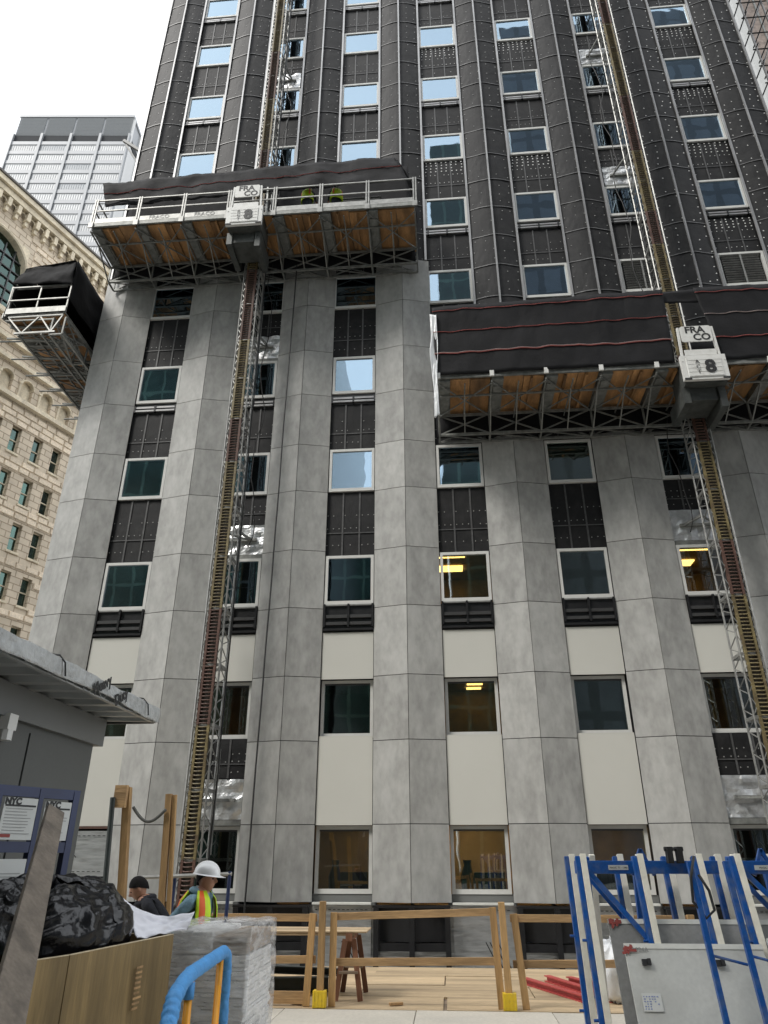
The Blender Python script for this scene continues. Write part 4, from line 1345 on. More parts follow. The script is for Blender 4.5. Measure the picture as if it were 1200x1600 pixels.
# ================================================================== NOTICE BOARD
A_, B_ = V((7.70, -13.83, 0)), V((7.985, -13.30, 0))
nd = (B_ - A_).normalized(); ang = math.atan2(nd.y, nd.x)
NBm = Matrix.Translation(A_) @ Matrix.Rotation(ang, 4, 'Z')
nl = (B_ - A_).length
nbd = thing('notice_board', 'blue framed notice board with printed permits in front of the shed', 'notice board', A_ + V((0, 0, 0)))
for (x, w) in ((-0.02, 0.07), (nl * 0.52, 0.035), (nl, 0.05)):
    put('frame_post', MB().box(x - w / 2, x + w / 2, -0.03, 0.03, 0, 2.2), 'blue_frame', nbd, basis=NBm)
for z in (2.14, 1.78, 1.30):
    put('frame_bar', MB().box(-0.3, nl + 0.03, -0.026, 0.026, z, z + 0.07), 'blue_frame', nbd, basis=NBm)
def permit(x0, x1, z0, z1, heading, seed):
    rnd = random.Random(seed)
    p = put('permit', MB().box(x0, x1, -0.042, -0.036, z0, z1), 'paper', nbd, basis=NBm)
    h = z1 - z0
    lines = MB()
    z = z1 - h * 0.27
    while z > z0 + 0.03:
        lines.box(x0 + 0.02, x1 - 0.02 - rnd.uniform(0, 0.06), -0.0445, -0.0425, z, z + 0.005)
        z -= 0.02
    put('print_lines', lines, 'print', p, basis=NBm)
    if heading:
        put('print_bar', MB().box(x0 + 0.012, x1 - 0.01, -0.0445, -0.0425, z1 - h * 0.21, z1 - h * 0.165), 'ink', p, basis=NBm)
        link('lettering', text_mesh('NYC', 0.058, bold=0.003, extrude=0.0015), p, basis=NBm @ Matrix.Translation((x0 + 0.065, -0.0445, z1 - 0.024)) @ FACE)
        put('print_stamp', MB().box(x0 + 0.015, x0 + 0.09, -0.0445, -0.0425, z0 + 0.015, z0 + 0.035), 'paper_red', p, basis=NBm)
permit(0.03, nl * 0.52 - 0.03, 1.86, 2.13, True, 1)
permit(nl * 0.52 + 0.03, nl - 0.04, 1.86, 2.12, True, 2)
permit(-0.28, -0.07, 1.86, 2.13, False, 3)
permit(0.03, nl * 0.52 - 0.03, 1.40, 1.74, False, 4)

# ================================================================== LEFT FOREGROUND
# leaning plank
top, bot = V((8.331, -14.205, 2.02)), V((10.0, -17.55, 0.0))
ax = (top - bot).normalized()
side = ax.cross(V((0.85, -0.5, 0.6))).normalized()
nrm_ = side.cross(ax).normalized() * 0.018
pk = MB()
vs = []
for p, w in ((bot, 0.11), (top, 0.058)):
    for s1 in (-1, 1):
        for s2 in (-1, 1):
            vs.append(p + side * (s1 * w) + nrm_ * s2)
pk.add(vs, [(0, 1, 3, 2), (4, 6, 7, 5), (0, 2, 6, 4), (1, 5, 7, 3), (0, 4, 5, 1), (2, 3, 7, 6)])
tag(put('leaning_plank', pk, 'wood_old', bevel=0.004), 'weathered plank slanting up in front of the permits and plywood crate', 'plank')

# plywood crate
cr = thing('plywood_crate', 'brown plywood crate heaped with black plastic', 'crate', (8.1, -14.0, 0))
poly = [(8.82, -13.11), (8.66, -14.36), (8.42, -15.05), (7.45, -15.0), (7.55, -13.0)]
for i in range(5):
    a, b = V((*poly[i], 0)), V((*poly[(i + 1) % 5], 0))
    d = (b - a).normalized()
    n_ = V((d.y, -d.x, 0))
    a2, b2 = a + d * 0.004, b - d * 0.004
    c_ = MB()
    pts = [a2, b2, b2 + n_ * 0.019, a2 + n_ * 0.019]
    c_.plan_prism([(p.x, p.y) for p in pts], 0.0, 1.25)
    pc = put('plywood_side', c_, 'ply_brown', cr)
    put('edge_ply', MB().plan_prism([(p.x, p.y) for p in pts], 1.2505, 1.254), 'ply_edge', pc)
put('bottom', MB().plan_prism([(x * 0.98 + 8.1 * 0.02, y * 0.98 - 14 * 0.02) for x, y in poly], 0.02, 0.06), 'ply_brown', cr)
a, b = V((8.82, -13.11, 0)), V((8.66, -14.36, 0))
# stencilled marks on the visible side
sd_ang = math.atan2((a - b).y, (a - b).x)
STm = Matrix.Translation(b + (a - b) * 0.62 + V((0.024, -0.004, 0))) @ Matrix.Rotation(sd_ang, 4, 'Z')
rnd = random.Random(5)
for rng in (range(0, 9), range(13, 26)):
    for q in rng:
        z = 1.1 - q * 0.028
        put('stencil_mark', MB().box(-0.05, 0.05 - rnd.uniform(0, 0.03), -0.003, 0.0, z, z + 0.012), 'wood_x', cr, basis=STm)

# black plastic heap
def heap(u, v):
    th = 2 * math.pi * u
    ph = (math.pi / 2) * v
    rx, ry, rz = 0.40, 0.60, 0.42
    s = math.cos(ph) ** 0.42
    low = min(1.0, 0.8 + v * 1.3)
    x, y, z = rx * s * math.cos(th) * low, ry * s * math.sin(th) * low, rz * math.sin(ph) ** 0.85
    p = V((x, y, z))
    wv = 0.6 * nz(x * 2, y * 2, z * 2)
    r1 = 1 - abs(nz(th * 0.9 + wv * 2, z * 7.5 + wv * 5, 1.0)) * 2
    r2 = 1 - abs(nz(th * 2.2 + 3, z * 3.0 + wv * 3, 4.0)) * 2
    r3 = 1 - abs(nz(x * 9 + wv * 4, y * 9, z * 14)) * 2
    d = 0.055 * r1 + 0.045 * r2 + 0.022 * r3 + 0.008 * nz(x * 26, y * 26, z * 26)
    n_ = V((x / rx, y / ry, z / rz + 0.05)).normalized()
    p += n_ * (d * (min(1.0, v * 4.0)))
    p.z += 0.07 * nz(x * 2.3, y * 2.3, 7)
    return (8.24 + p.x + 0.1 * p.y, -13.86 + p.y, max(1.12 + p.z, 1.1))
tag(put('black_bag', MB().grid(heap, 180, 90), 'bag', smooth=True), 'heap of crumpled black plastic sheeting on the plywood crate', 'plastic bag')
# white sheet beside it
def wsheet(u, v):
    p00, p10, p01, p11 = V((8.70, -13.50, 1.26)), V((8.84, -12.90, 1.262)), V((8.50, -13.39, 1.50)), V((8.86, -12.82, 1.375))
    p = (p00 * (1 - u) + p10 * u) * (1 - v) + (p01 * (1 - u) + p11 * u) * v
    p.z -= 0.07 * math.sin(u * math.pi) * v
    return p + V((0.4, -0.7, 0.5)) * (0.035 * nz(u * 3 + 1, v * 3) + 0.02 * nz(u * 8, v * 7))
tag(put('white_sheet', MB().grid(wsheet, 30, 20), 'cloth_white', smooth=True, solid=0.006), 'crumpled white sheet between the black heap and the wrapped pallet', 'sheet')

# wrapped pallet
pl = thing('wrapped_pallet', 'pallet of stacked white boards wrapped in clear stretch film', 'pallet', (9.0, -12.4, 0))
pb = MB()
for y in (-12.84, -12.44, -12.04):
    pb.box(8.68, 9.31, y, y + 0.09, 0, 0.1)
for q in range(5):
    pb.box(8.68, 9.31, -12.85 + q * 0.2, -12.75 + q * 0.2, 0.101, 0.12)
put('pallet_base', pb, 'wood_grey', pl)
z = 0.125
q = 0
while z < 1.06:
    h = random.choice((0.022, 0.03, 0.045))
    j = random.uniform(-0.008, 0.008)
    put('board', MB().box(8.70 + j, 9.29 + j, -12.83 - j, -11.98, z, z + h - 0.004), 'board_white', pl)
    z += h; q += 1
put('carton', MB().box(8.71, 9.02, -12.82, -12.0, z + 0.004, 1.245), 'board_white', pl, bevel=0.01)
put('carton', MB().box(9.03, 9.28, -12.80, -12.0, z + 0.004, 1.215), 'wood_grey', pl, bevel=0.01)
def wrap(u, v):
    cx_, cy_, hx, hy = 8.995, -12.41, 0.325, 0.455
    t = u * 4
    k = int(t) % 4; f = t - int(t)
    c = [(-1, -1), (1, -1), (1, 1), (-1, 1), (-1, -1)]
    x = c[k][0] * (1 - f) + c[k + 1][0] * f
    y = c[k][1] * (1 - f) + c[k + 1][1] * f
    if v < 0.8:
        z_ = 0.06 + 1.215 * (v / 0.8); s = 1.0 + 0.015 * abs(nz(u * 14, v * 9)) * 2
    else:
        s = 1 - (v - 0.8) / 0.2 * 0.9; z_ = 1.275 + 0.012 + 0.015 * nz(x * 3, y * 3)
    n1 = nz(x * 3 + v * 8, y * 3 + v * 5, v * 9) * 0.012 + nz(x * 8, y * 8, v * 25) * 0.006
    return (cx_ + hx * x * (s + n1 * 2), cy_ + hy * y * (s + n1 * 2), z_ + n1)
put('stretch_wrap', MB().grid(wrap, 96, 60), 'wrap', pl, smooth=True)

# padded railing
pr = thing('padded_railing', 'yellow hoop railing padded with ribbed blue foam, near the camera', 'railing', (9.33, -14.0, 0))
path = [(9.415, -14.78, 0.0), (9.415, -14.78, 0.5), (9.41, -14.77, 0.82), (9.395, -14.72, 0.98), (9.37, -14.6, 1.09), (9.352, -14.42, 1.14), (9.335, -14.25, 1.155),
        (9.30, -13.8, 1.165), (9.26, -13.35, 1.17), (9.25, -13.24, 1.14), (9.245, -13.20, 1.05), (9.245, -13.19, 0.8), (9.245, -13.19, 0.0)]
fine = []
for i in range(len(path) - 1):
    p, q_ = V(path[i]), V(path[i + 1])
    n_ = max(1, int((q_ - p).length / 0.006))
    fine += [p.lerp(q_, k / n_) for k in range(n_)]
fine.append(V(path[-1]))
radii = [0.039 + 0.006 * abs(math.sin(i * 0.42)) * (1 if i < 205 else 0.3) + 0.004 * nz(i * 0.07, 2) for i in range(len(fine))]
put('foam_padding', MB().pipe(fine, 0.05, 12, radii=radii), 'foam', pr, smooth=True)
for (x, y) in ((9.345, -14.28), (9.265, -13.42)):
    put('post', MB().tube((x, y, 0), (x, y, 1.13), 0.022, 20), 'yellow', pr, smooth=True)
put('post', MB().tube((9.31, -13.62, 0), (9.265, -13.42, 1.0), 0.02, 20), 'yellow', pr, smooth=True)
put('foam_collar', MB().tube((9.345, -14.28, 1.04), (9.345, -14.28, 1.12), 0.03, 14), 'foam', pr, smooth=True)

# ================================================================== WOODEN POSTS, HOSE, PIPE RAILING
t = thing('timber_post', 'tall timber post with a block at its head, left of the bare post', 'post', (6.86, -9.2, -0.03), 'timber posts behind the shed')
put('post', MB().bar((6.88, -9.2, -0.03), (6.62, -9.2, 2.58), 0.09), 'wood_z', t)
put('head_block', MB().box(6.50, 6.66, -9.32, -9.25, 2.33, 2.60), 'wood_x', t)
put('steel_pipe', MB().tube((6.66, -9.30, 0.0), (6.50, -9.34, 2.45), 0.035, 8), 'steel_green', t)
t = thing('timber_post', 'bare timber post behind the dark haired man, right of the headed post', 'post', (7.3, -9.15, -0.03), 'timber posts behind the shed')
put('post', MB().bar((7.32, -9.15, -0.03), (7.175, -9.15, 2.50), 0.075), 'wood_z', t)
put('batten', MB().bar((7.395, -9.13, 0.4), (7.245, -9.13, 2.49), 0.05), 'wood_z', t)
pts = [(6.74 + 0.44 * i / 16, -9.22, 2.34 - 0.16 * math.sin(math.pi * i / 16) - 0.03 * i / 16) for i in range(17)]
tag(put('hose', MB().pipe(pts, 0.02, 6), 'rope', smooth=True), 'grey hose slung between the two timber posts', 'hose')
t = thing('pipe_railing', 'thin pipe railing with dark blue uprights behind the man in the hard hat', 'railing', (7.4, -8.15, -0.03))
put('rail', MB().tube((6.5, -8.2, 1.50), (7.82, -8.13, 1.545), 0.025, 8), 'galv', t)
put('rail', MB().tube((7.0, -8.2, 0.9), (7.82, -8.13, 0.92), 0.022, 8), 'galv', t)
for x in (7.02, 7.54, 7.79):
    put('upright', MB().tube((x, -8.15, -0.03), (x, -8.13, 1.58 if x > 7.7 else 1.50), 0.026, 8), 'blue_frame', t)

# ================================================================== GUARD RAILS AND DECK THINGS
FY = -7.93
def guard_post(x, lean, label):
    t = thing('guard_post', label, 'post', (x, FY, 0), 'guard rail posts with yellow shoes')
    put('post', MB().bar((x, FY, 0.02), (x + lean, FY, 1.21), 0.085), 'wood_z', t, bevel=0.004)
    sh = MB()
    sh.box(x - 0.085, x + 0.085, FY - 0.075, FY - 0.045, 0.004, 0.19)
    for q in range(4):
        sh.box(x - 0.075 + q * 0.045, x - 0.06 + q * 0.045, FY - 0.082, FY - 0.0755, 0.01, 0.185)
    sh.box(x - 0.085, x - 0.047, FY - 0.0449, FY + 0.06, 0.004, 0.19)
    sh.box(x + 0.047, x + 0.085, FY - 0.0449, FY + 0.06, 0.004, 0.19)
    put('post_shoe', sh, 'yellow_base', t)
guard_post(9.07, 0.0, 'timber guard rail post in a yellow shoe beside the sawhorse')
guard_post(11.52, -0.03, 'timber guard rail post in a yellow shoe near the red beams')
def rail_section(x0, x1, z0l, z0r, tops, label, low=False, lean0=0.0, lean1=0.0):
    t = thing('guard_rail', label, 'guard rail', ((x0 + x1) / 2, FY, 0), 'timber guard rail sections')
    y = FY + 0.10
    put('top_rail', MB().bar((x0, y, tops[0] - 0.045), (x1, y, tops[1] - 0.045), 0.04, 0.09), 'wood_x', t, bevel=0.003)
    put('mid_rail', MB().bar((x0, y, 0.49), (x1, y, 0.52), 0.04, 0.09), 'wood_x', t, bevel=0.003)
    if low:
        put('toe_rail', MB().bar((x0, y, 0.09), (x1 - 0.1, y, 0.09), 0.04, 0.14), 'wood_x', t, bevel=0.003)
    put('upright', MB().bar((x0 + 0.05 + lean0, y - 0.05, 0.004), (x0 + 0.05, y - 0.05, tops[0] + 0.01), 0.09, 0.04), 'wood_z', t, bevel=0.003)
    put('upright', MB().bar((x1 - 0.05 + lean1, y - 0.05, 0.004), (x1 - 0.05, y - 0.05, tops[1] + 0.01), 0.09, 0.04), 'wood_z', t, bevel=0.003)
rail_section(7.0, 8.98, 0, 0, (1.05, 1.05), 'timber guard rail with a toe board, partly behind the wrapped pallet', low=True, lean1=-0.05)
rail_section(9.17, 11.42, 0, 0, (1.065, 1.135), 'timber guard rail between the two yellow shoed posts', lean1=0.05)
rail_section(11.60, 14.0, 0, 0, (1.06, 1.06), 'timber guard rail running behind the blue racks', lean0=0.08)

# sawhorses and work top
def sawhorse(x, label):
    t = thing('sawhorse', label, 'sawhorse', (x, -7.1, 0), 'sawhorses under the work top')
    put('top_beam', MB().box(x - 0.045, x + 0.045, -7.5, -6.7, 0.70, 0.79), 'wood_red', t)
    for y in (-7.42, -6.80):
        for s in (-1, 1):
            put('leg', MB().bar((x + s * 0.17, y + (-0.05 if y < -7.1 else 0.05), 0.004), (x + s * 0.06, y, 0.72), 0.07, 0.04), 'wood_red', t)
        put('cross_tie', MB().bar((x - 0.13, y - 0.03, 0.33), (x + 0.13, y - 0.03, 0.33), 0.1, 0.03), 'wood_grey', t)
    put('shelf', MB().bar((x - 0.14, -7.1, 0.40), (x + 0.14, -7.1, 0.40), 0.7, 0.02), 'wood_grey', t)
sawhorse(9.38, 'reddish timber sawhorse under the right end of the plywood work top')
sawhorse(7.75, 'reddish timber sawhorse hidden mostly behind the wrapped pallet')
wt = MB().box(7.3, 9.62, -7.45, -6.75, 0.795, 0.815)
wt.box(7.35, 9.45, -7.44, -7.40, 0.76, 0.7945)
tag(put('work_top', wt, 'ply', bevel=0.003), 'long pale plywood work top laid across two sawhorses', 'work top')
# dark steel pieces on the deck
for (p, q_, w, h, lab) in (((7.75, -6.95, 0.10), (9.0, -6.75, 0.10), 0.16, 0.16, 'dark green steel beam lying on the deck under the work top'),
                           ((7.80, -6.6, 0.26), (9.1, -6.45, 0.21), 0.12, 0.08, 'second dark steel beam, behind the one under the work top')):
    ib = MB()
    p, q_ = V(p), V(q_)
    ib.bar(p - V((0, 0, h / 2)), q_ - V((0, 0, h / 2)), w, 0.015)
    ib.bar(p + V((0, 0, h / 2)), q_ + V((0, 0, h / 2)), w, 0.015)
    ib.bar(p, q_, 0.012, h - 0.016)
    tag(put('steel_beam', ib, 'steel_green'), lab, 'steel beam', 'dark steel beams on the deck')
tag(put('steel_angle', MB().bar((7.86, -6.9, 0.0), (7.80, -6.9, 0.48), 0.12, 0.02).bar((7.80, -6.9, 0.02), (8.1, -6.9, 0.02), 0.1, 0.02), 'steel_green'), 'dark steel angle standing on the deck beside the wrapped pallet', 'steel angle')
for (p, q_, lab) in (((11.90, -5.75, 0.05), (12.62, -7.45, 0.05), 'red painted beam on the deck, nearest the guard post'),
                     ((12.28, -5.5, 0.05), (12.95, -7.3, 0.05), 'red painted beam on the deck, middle of the three'),
                     ((12.6, -5.6, 0.05), (13.3, -7.0, 0.05), 'red painted beam on the deck, nearest the blue rack')):
    ib = MB()
    p, q_ = V(p), V(q_)
    for s in (-1, 1):
        ib.bar(p + V((0, 0, 0.035 * s - 0.008)), q_ + V((0, 0, 0.035 * s - 0.008)), 0.10, 0.014)
    ib.bar(p - V((0, 0, 0.008)), q_ - V((0, 0, 0.008)), 0.012, 0.055)
    tag(put('red_beam', ib, 'red'), lab, 'beam', 'red beams on the deck')
for (x, y, r_, lab) in ((10.05, -7.72, 0.4, 'small timber offcut on the deck in front of the middle guard rail'), (8.75, -7.75, -0.3, 'small timber offcut on the deck near the left guard post')):
    tag(put('timber_offcut', MB().box(-0.09, 0.09, -0.03, 0.03, 0.0, 0.03), 'wood_x', loc=(x, y, 0.006), rot=(0, 0, r_)), lab, 'offcut', 'timber offcuts')
# wrapped sack between deck and racks
def sack(u, v):
    th, ph = 2 * math.pi * u, math.pi * v
    r_ = 1 + 0.25 * nz(math.cos(th) * 1.6 + 3, math.sin(th) * 1.6, ph * 1.5) + 0.08 * nz(math.cos(th) * 5, math.sin(th) * 5, ph * 4)
    r_ += 0.16 * (1 - 2 * abs(nz(th * 1.3, ph * 2.2, 5)))
    return (12.98 + 0.20 * r_ * math.sin(ph) * math.cos(th), -7.3 + 0.18 * r_ * math.sin(ph) * math.sin(th), max(0.005, 0.34 - 0.34 * math.cos(ph) * r_))
tag(put('plastic_sack', MB().grid(sack, 40, 26), 'plastic_white', smooth=True), 'crumpled white plastic sack on the deck behind the blue rack', 'sack')

# ================================================================== BLUE RACKS WITH PANELS
def rack(x0, xs_front, xs_back, x1, label):
    t = thing('panel_rack', label, 'rack', ((x0 + x1) / 2, -11.4, 0), 'blue racks for facade panels')
    put('top_beam', MB().box(x0 + 0.04, x1, -11.33, -11.25, 1.612, 1.722), 'blue', t, bevel=0.005)
    put('back_beam', MB().box(x0 + 0.0, x1, -11.09, -11.03, 1.66, 1.72), 'blue', t, bevel=0.005)
    put('base_frame', MB().box(x0, x1, -12.3, -12.2, 0.06, 0.18).box(x0, x1, -10.6, -10.5, 0.06, 0.18).box(x0, x0 + 0.1, -12.199, -10.601, 0.06, 0.18).box(x1 - 0.1, x1, -12.199, -10.601, 0.06, 0.18), 'blue', t)
    for x in (x0 + 0.05, x1 - 0.05):
        for y in (-12.25, -10.55):
            put('foot', MB().box(x - 0.06, x + 0.06, y - 0.06, y + 0.06, 0, 0.059), 'rubber', t)
    for xs, yt, yb in ((xs_front, -11.40, -11.86), (xs_back, -11.06, -11.42), ([x + 0.24 for x in xs_back[:-1]], -10.8, -10.6)):
        for k, x in enumerate(xs):
            z1 = 1.775
            up = put('upright', MB().bar((x - 0.02, yb, 0.181), (x - 0.02, yt, z1 - 0.02), 0.042, 0.06, up=(0, 1, 0)), 'blue', t, bevel=0.004)
            put('cushion_strip', MB().bar((x + 0.03, yb - 0.01, 0.19), (x + 0.03, yt - 0.01, z1), 0.055, 0.055, up=(0, 1, 0)), 'cream', up, bevel=0.004)
            for z in (0.55, 1.1):
                f = (z - 0.18) / 1.6
                put('bolt', MB().tube((x - 0.08, yb + (yt - yb) * f, z), (x + 0.06, yb + (yt - yb) * f, z), 0.012, 6), 'blue', up)
    for (ya, yb_) in ((-11.37, -11.57), (-11.10, -11.2)):
        put('brace', MB().bar((x0 + 0.14, ya, 1.64), (x0 + 0.60, yb_, 1.06), 0.045, 0.02, up=(0, 1, 0)), 'blue', t)
    return t
r1 = rack(11.96, (12.03, 12.55, 13.08), (11.98, 12.44, 12.90), 13.30, 'blue panel rack with a white maker strip on its beam')
r2 = rack(13.36, (13.42, 13.95, 14.48), (13.36, 13.82, 14.30), 14.75, 'blue panel rack cut off by the right edge of the photo')
lb_ = put('maker_label', MB().box(12.30, 12.48, -11.336, -11.331, 1.645, 1.685), 'paper', r1)
link('lettering', text_mesh('MAGIC TS - 1340', 0.022, extrude=0.0008), lb_, basis=Matrix.Translation((12.39, -11.337, 1.664)) @ FACE)
lb_ = put('maker_label', MB().box(13.62, 13.80, -11.336, -11.331, 1.645, 1.685), 'paper', r2)
link('lettering', text_mesh('MAGIC TS', 0.022, extrude=0.0008), lb_, basis=Matrix.Translation((13.71, -11.337, 1.664)) @ FACE)
# lifting eyes and hooks on top of the beam
for x in (12.62, 13.72):
    tt = r1 if x < 13.3 else r2
    put('lifting_eye', MB().bar((x - 0.10, -11.29, 1.60), (x, -11.29, 1.82), 0.03).bar((x + 0.10, -11.29, 1.60), (x, -11.29, 1.82), 0.03), 'blue', tt)
for x in (12.86, 12.95, 14.05):
    tt = r1 if x < 13.3 else r2
    put('ratchet', MB().box(x - 0.025, x + 0.025, -11.42, -11.34, 1.70, 1.84).tube((x - 0.04, -11.38, 1.82), (x + 0.04, -11.38, 1.82), 0.02, 8), 'rubber', tt)
# front stanchions
for (x, lab, tt) in ((12.86, 0, r1), (13.16, 0, r1), (14.3, 0, r2)):
    put('stanchion', MB().bar((x + 0.03, -12.22, 0.181), (x, -11.95, 1.72), 0.042, 0.05, up=(0, 1, 0)), 'blue', tt, bevel=0.004)
    put('spreader', MB().tube((x, -12.05, 1.05), (x + 0.3, -12.02, 0.98), 0.012, 6), 'blue', tt)
pts = [(12.90, -11.98, 1.76), (12.84, -12.0, 1.6), (12.82, -12.02, 1.42), (12.90, -12.03, 1.30), (12.98, -12.02, 1.36), (12.97, -12.0, 1.5), (12.91, -11.99, 1.62)]
tag(put('lashing_strap', MB().pipe(pts, 0.012, 6), 'rubber', smooth=True), 'black lashing strap looped over the front stanchion of the left rack', 'strap')

def leaning_panel(name, x0, x1, ytop, ztop, ybot, zbot, th, face, label, strip=0.0):
    t = thing(name, label, 'panel', ((x0 + x1) / 2, ybot, zbot), 'facade panels in the racks')
    d = V((0, ybot - ytop, zbot - ztop)); n_ = V((0, d.z, -d.y)).normalized() * th
    if n_.y > 0:
        n_ = -n_
    a, b = V((0, ytop, ztop)), V((0, ybot, zbot))
    mb = MB()
    mb.add([(x0, *(a)[1:]), (x1, *(a)[1:]), (x1, *(b)[1:]), (x0, *(b)[1:]),
            (x0, *(a + n_)[1:]), (x1, *(a + n_)[1:]), (x1, *(b + n_)[1:]), (x0, *(b + n_)[1:])],
           [(0, 1, 2, 3), (4, 7, 6, 5), (0, 4, 5, 1), (1, 5, 6, 2), (2, 6, 7, 3), (3, 7, 4, 0)])
    pn = put('face', mb, face, t, bevel=0.003)
    # frame strips on top and left edges, a little proud
    k = n_.normalized() * 0.004
    ud = (a - b).normalized()
    w = 0.035
    put('edge_strip', MB().add([V((x0 - .004, *(a + n_ + k + ud * 0.004)[1:])), V((x1, *(a + n_ + k + ud * 0.004)[1:])), V((x1, *(a + n_ + k - ud * w)[1:])), V((x0 - .004, *(a + n_ + k - ud * w)[1:])),
                               V((x0 - .004, *(a - k + ud * 0.004)[1:])), V((x1, *(a - k + ud * 0.004)[1:]))], [(0, 1, 2, 3), (0, 4, 5, 1)]), 'slab_edge', t)
    M_ = Matrix((V((1, 0, 0)), ud, (n_.normalized()))).transposed().to_4x4()
    return t, (lambda x, s: Matrix.Translation(V((x, *(a + n_ * 1.0 + k * 1.5 - ud * s)[1:]))) @ M_)
LY = 0.28
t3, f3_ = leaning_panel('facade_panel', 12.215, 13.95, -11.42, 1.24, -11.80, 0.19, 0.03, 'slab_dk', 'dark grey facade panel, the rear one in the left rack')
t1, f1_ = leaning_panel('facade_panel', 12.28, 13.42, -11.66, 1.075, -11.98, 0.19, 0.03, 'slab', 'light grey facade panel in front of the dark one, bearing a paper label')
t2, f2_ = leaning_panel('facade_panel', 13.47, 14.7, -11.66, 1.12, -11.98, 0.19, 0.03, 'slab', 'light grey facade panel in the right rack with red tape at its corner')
def on_panel(t, fr, x, s, w, h, mname, name, th=0.003):
    return put(name, MB().box(-w / 2, w / 2, -h / 2, h / 2, 0.0, th), mname, t, basis=fr(x, s))
pp = on_panel(t1, f1_, 12.42, 0.42, 0.155, 0.125, 'paper', 'paper_label')
rnd = random.Random(4)
pm = MB()
for q in range(6):
    for c in range(6):
        if rnd.random() < 0.75:
            pm.box(-0.065 + c * 0.021, -0.065 + c * 0.021 + rnd.uniform(.008, .018), -0.05 + q * 0.017, -0.042 + q * 0.017, 0.0032, 0.0045)
put('print_lines', pm, 'print_blue', pp, basis=f1_(12.42, 0.42))
for x in (12.42, 13.02):
    cl = on_panel(t1, f1_, x, 0.14, 0.04, 0.045, 'rubber', 'clip', 0.02)
    put('clip_tab', MB().box(0.022, 0.05, -0.02, 0.026, 0.0, 0.03), 'rubber', cl, basis=f1_(x, 0.14))
link('lettering', text_mesh('924A', 0.05, extrude=0.0008, mname='print'), t1, basis=f1_(12.42, 0.045))
def tape_mark(t, fr, x, s, seed):
    rnd = random.Random(seed)
    mb = MB()
    for q in range(7):
        a = rnd.choice((0.2, 1.3, 2.3)) + rnd.uniform(-.2, .2); l_ = rnd.uniform(0.02, 0.035)
        cx_, cy_ = rnd.uniform(-0.03, 0.04), rnd.uniform(-0.05, 0.0)
        mb.bar((cx_ - l_ * math.cos(a), cy_ - l_ * math.sin(a), 0.003 + q * 0.0006), (cx_ + l_ * math.cos(a), cy_ + l_ * math.sin(a), 0.003 + q * 0.0006), 0.02, 0.002)
    put('red_tape', mb, 'paper_red', t, basis=fr(x, s))
tape_mark(t1, f1_, 12.31, 0.02, 1)
tape_mark(t3, f3_, 12.26, 0.0, 2)
tape_mark(t2, f2_, 13.55, 0.10, 3)

# ================================================================== PEOPLE
def head_mesh():
    mb = MB()
    g_ = lambda t, w: math.exp(-(t / w) ** 2)
    def f(u, v):
        th, ph = 2 * math.pi * u, math.pi * (v - 0.5)
        dx, dy, dz = math.cos(ph) * math.cos(th), math.cos(ph) * math.sin(th), math.sin(ph)
        x, y, z = 0.097 * dx, 0.077 * dy, 0.117 * dz
        fr = max(0.0, dx)
        if dz < 0:
            y *= 1 - 0.30 * (-dz) ** 1.3
            if dx < 0:
                x *= 1 - 0.45 * (-dz)
        x -= 0.008 * fr ** 3
        x += fr * (0.030 * g_(dy, 0.15) * g_(dz + 0.16, 0.14) + 0.012 * g_(dy, 0.12) * g_(dz - 0.02, 0.14))
        x += fr * 0.007 * g_(dz - 0.2, 0.08) * g_(dy, 0.55)
        x -= fr * 0.012 * g_(abs(dy) - 0.36, 0.15) * g_(dz - 0.06, 0.1)
        x += fr * 0.007 * g_(dy, 0.22) * (g_(dz + 0.44, 0.045) + g_(dz + 0.55, 0.05))
        x += fr * 0.012 * g_(dy, 0.3) * g_(dz + 0.8, 0.16)
        return (x, y, z)
    mb.grid(f, 56, 40)
    for s_ in (-1, 1):
        mb.grid(lambda u, v: (-0.004 + 0.02 * math.sin(math.pi * v) * math.cos(6.2832 * u), s_ * (0.078 + 0.007 * math.sin(math.pi * v) * math.sin(6.2832 * u)), -0.004 - 0.031 * math.cos(math.pi * v)), 12, 8)
    return mb

def body(name, J, E, paint, HM_=None):
    me = bpy.data.meshes.new(name)
    keys = list(J)
    idx = {k: i for i, k in enumerate(keys)}
    me.from_pydata([J[k][0] for k in keys], [(idx[a], idx[b]) for a, b in E], [])
    ob = bpy.data.objects.new(name + '_tmp', me)
    COL.objects.link(ob)
    md = ob.modifiers.new('skin', 'SKIN'); md.use_smooth_shade = True
    lay = me.skin_vertices[0].data
    for k in keys:
        r_ = J[k][1]
        lay[idx[k]].radius = r_ if isinstance(r_, tuple) else (r_, r_)
        lay[idx[k]].use_root = (k == 'pelvis')
    sb_ = ob.modifiers.new('sub', 'SUBSURF'); sb_.levels = 2; sb_.render_levels = 2
    dg = bpy.context.evaluated_depsgraph_get()
    out = bpy.data.meshes.new_from_object(ob.evaluated_get(dg))
    bpy.data.objects.remove(ob); bpy.data.meshes.remove(me)
    out.name = name
    hb_ = head_mesh()
    bm = bmesh.new()
    bm.from_mesh(out)
    vv = [bm.verts.new(HM_ @ V(p)) for p in hb_.v]
    for f in hb_.f:
        try:
            bm.faces.new([vv[i] for i in f])
        except ValueError:
            pass
    bm.to_mesh(out)
    bm.free()
    out.materials.clear()
    names = []
    for p in out.polygons:
        m_ = paint(p.center)
        if m_ not in names:
            names.append(m_)
        p.material_index = names.index(m_)
        p.use_smooth = True
    for m_ in names:
        out.materials.append(M[m_])
    return out

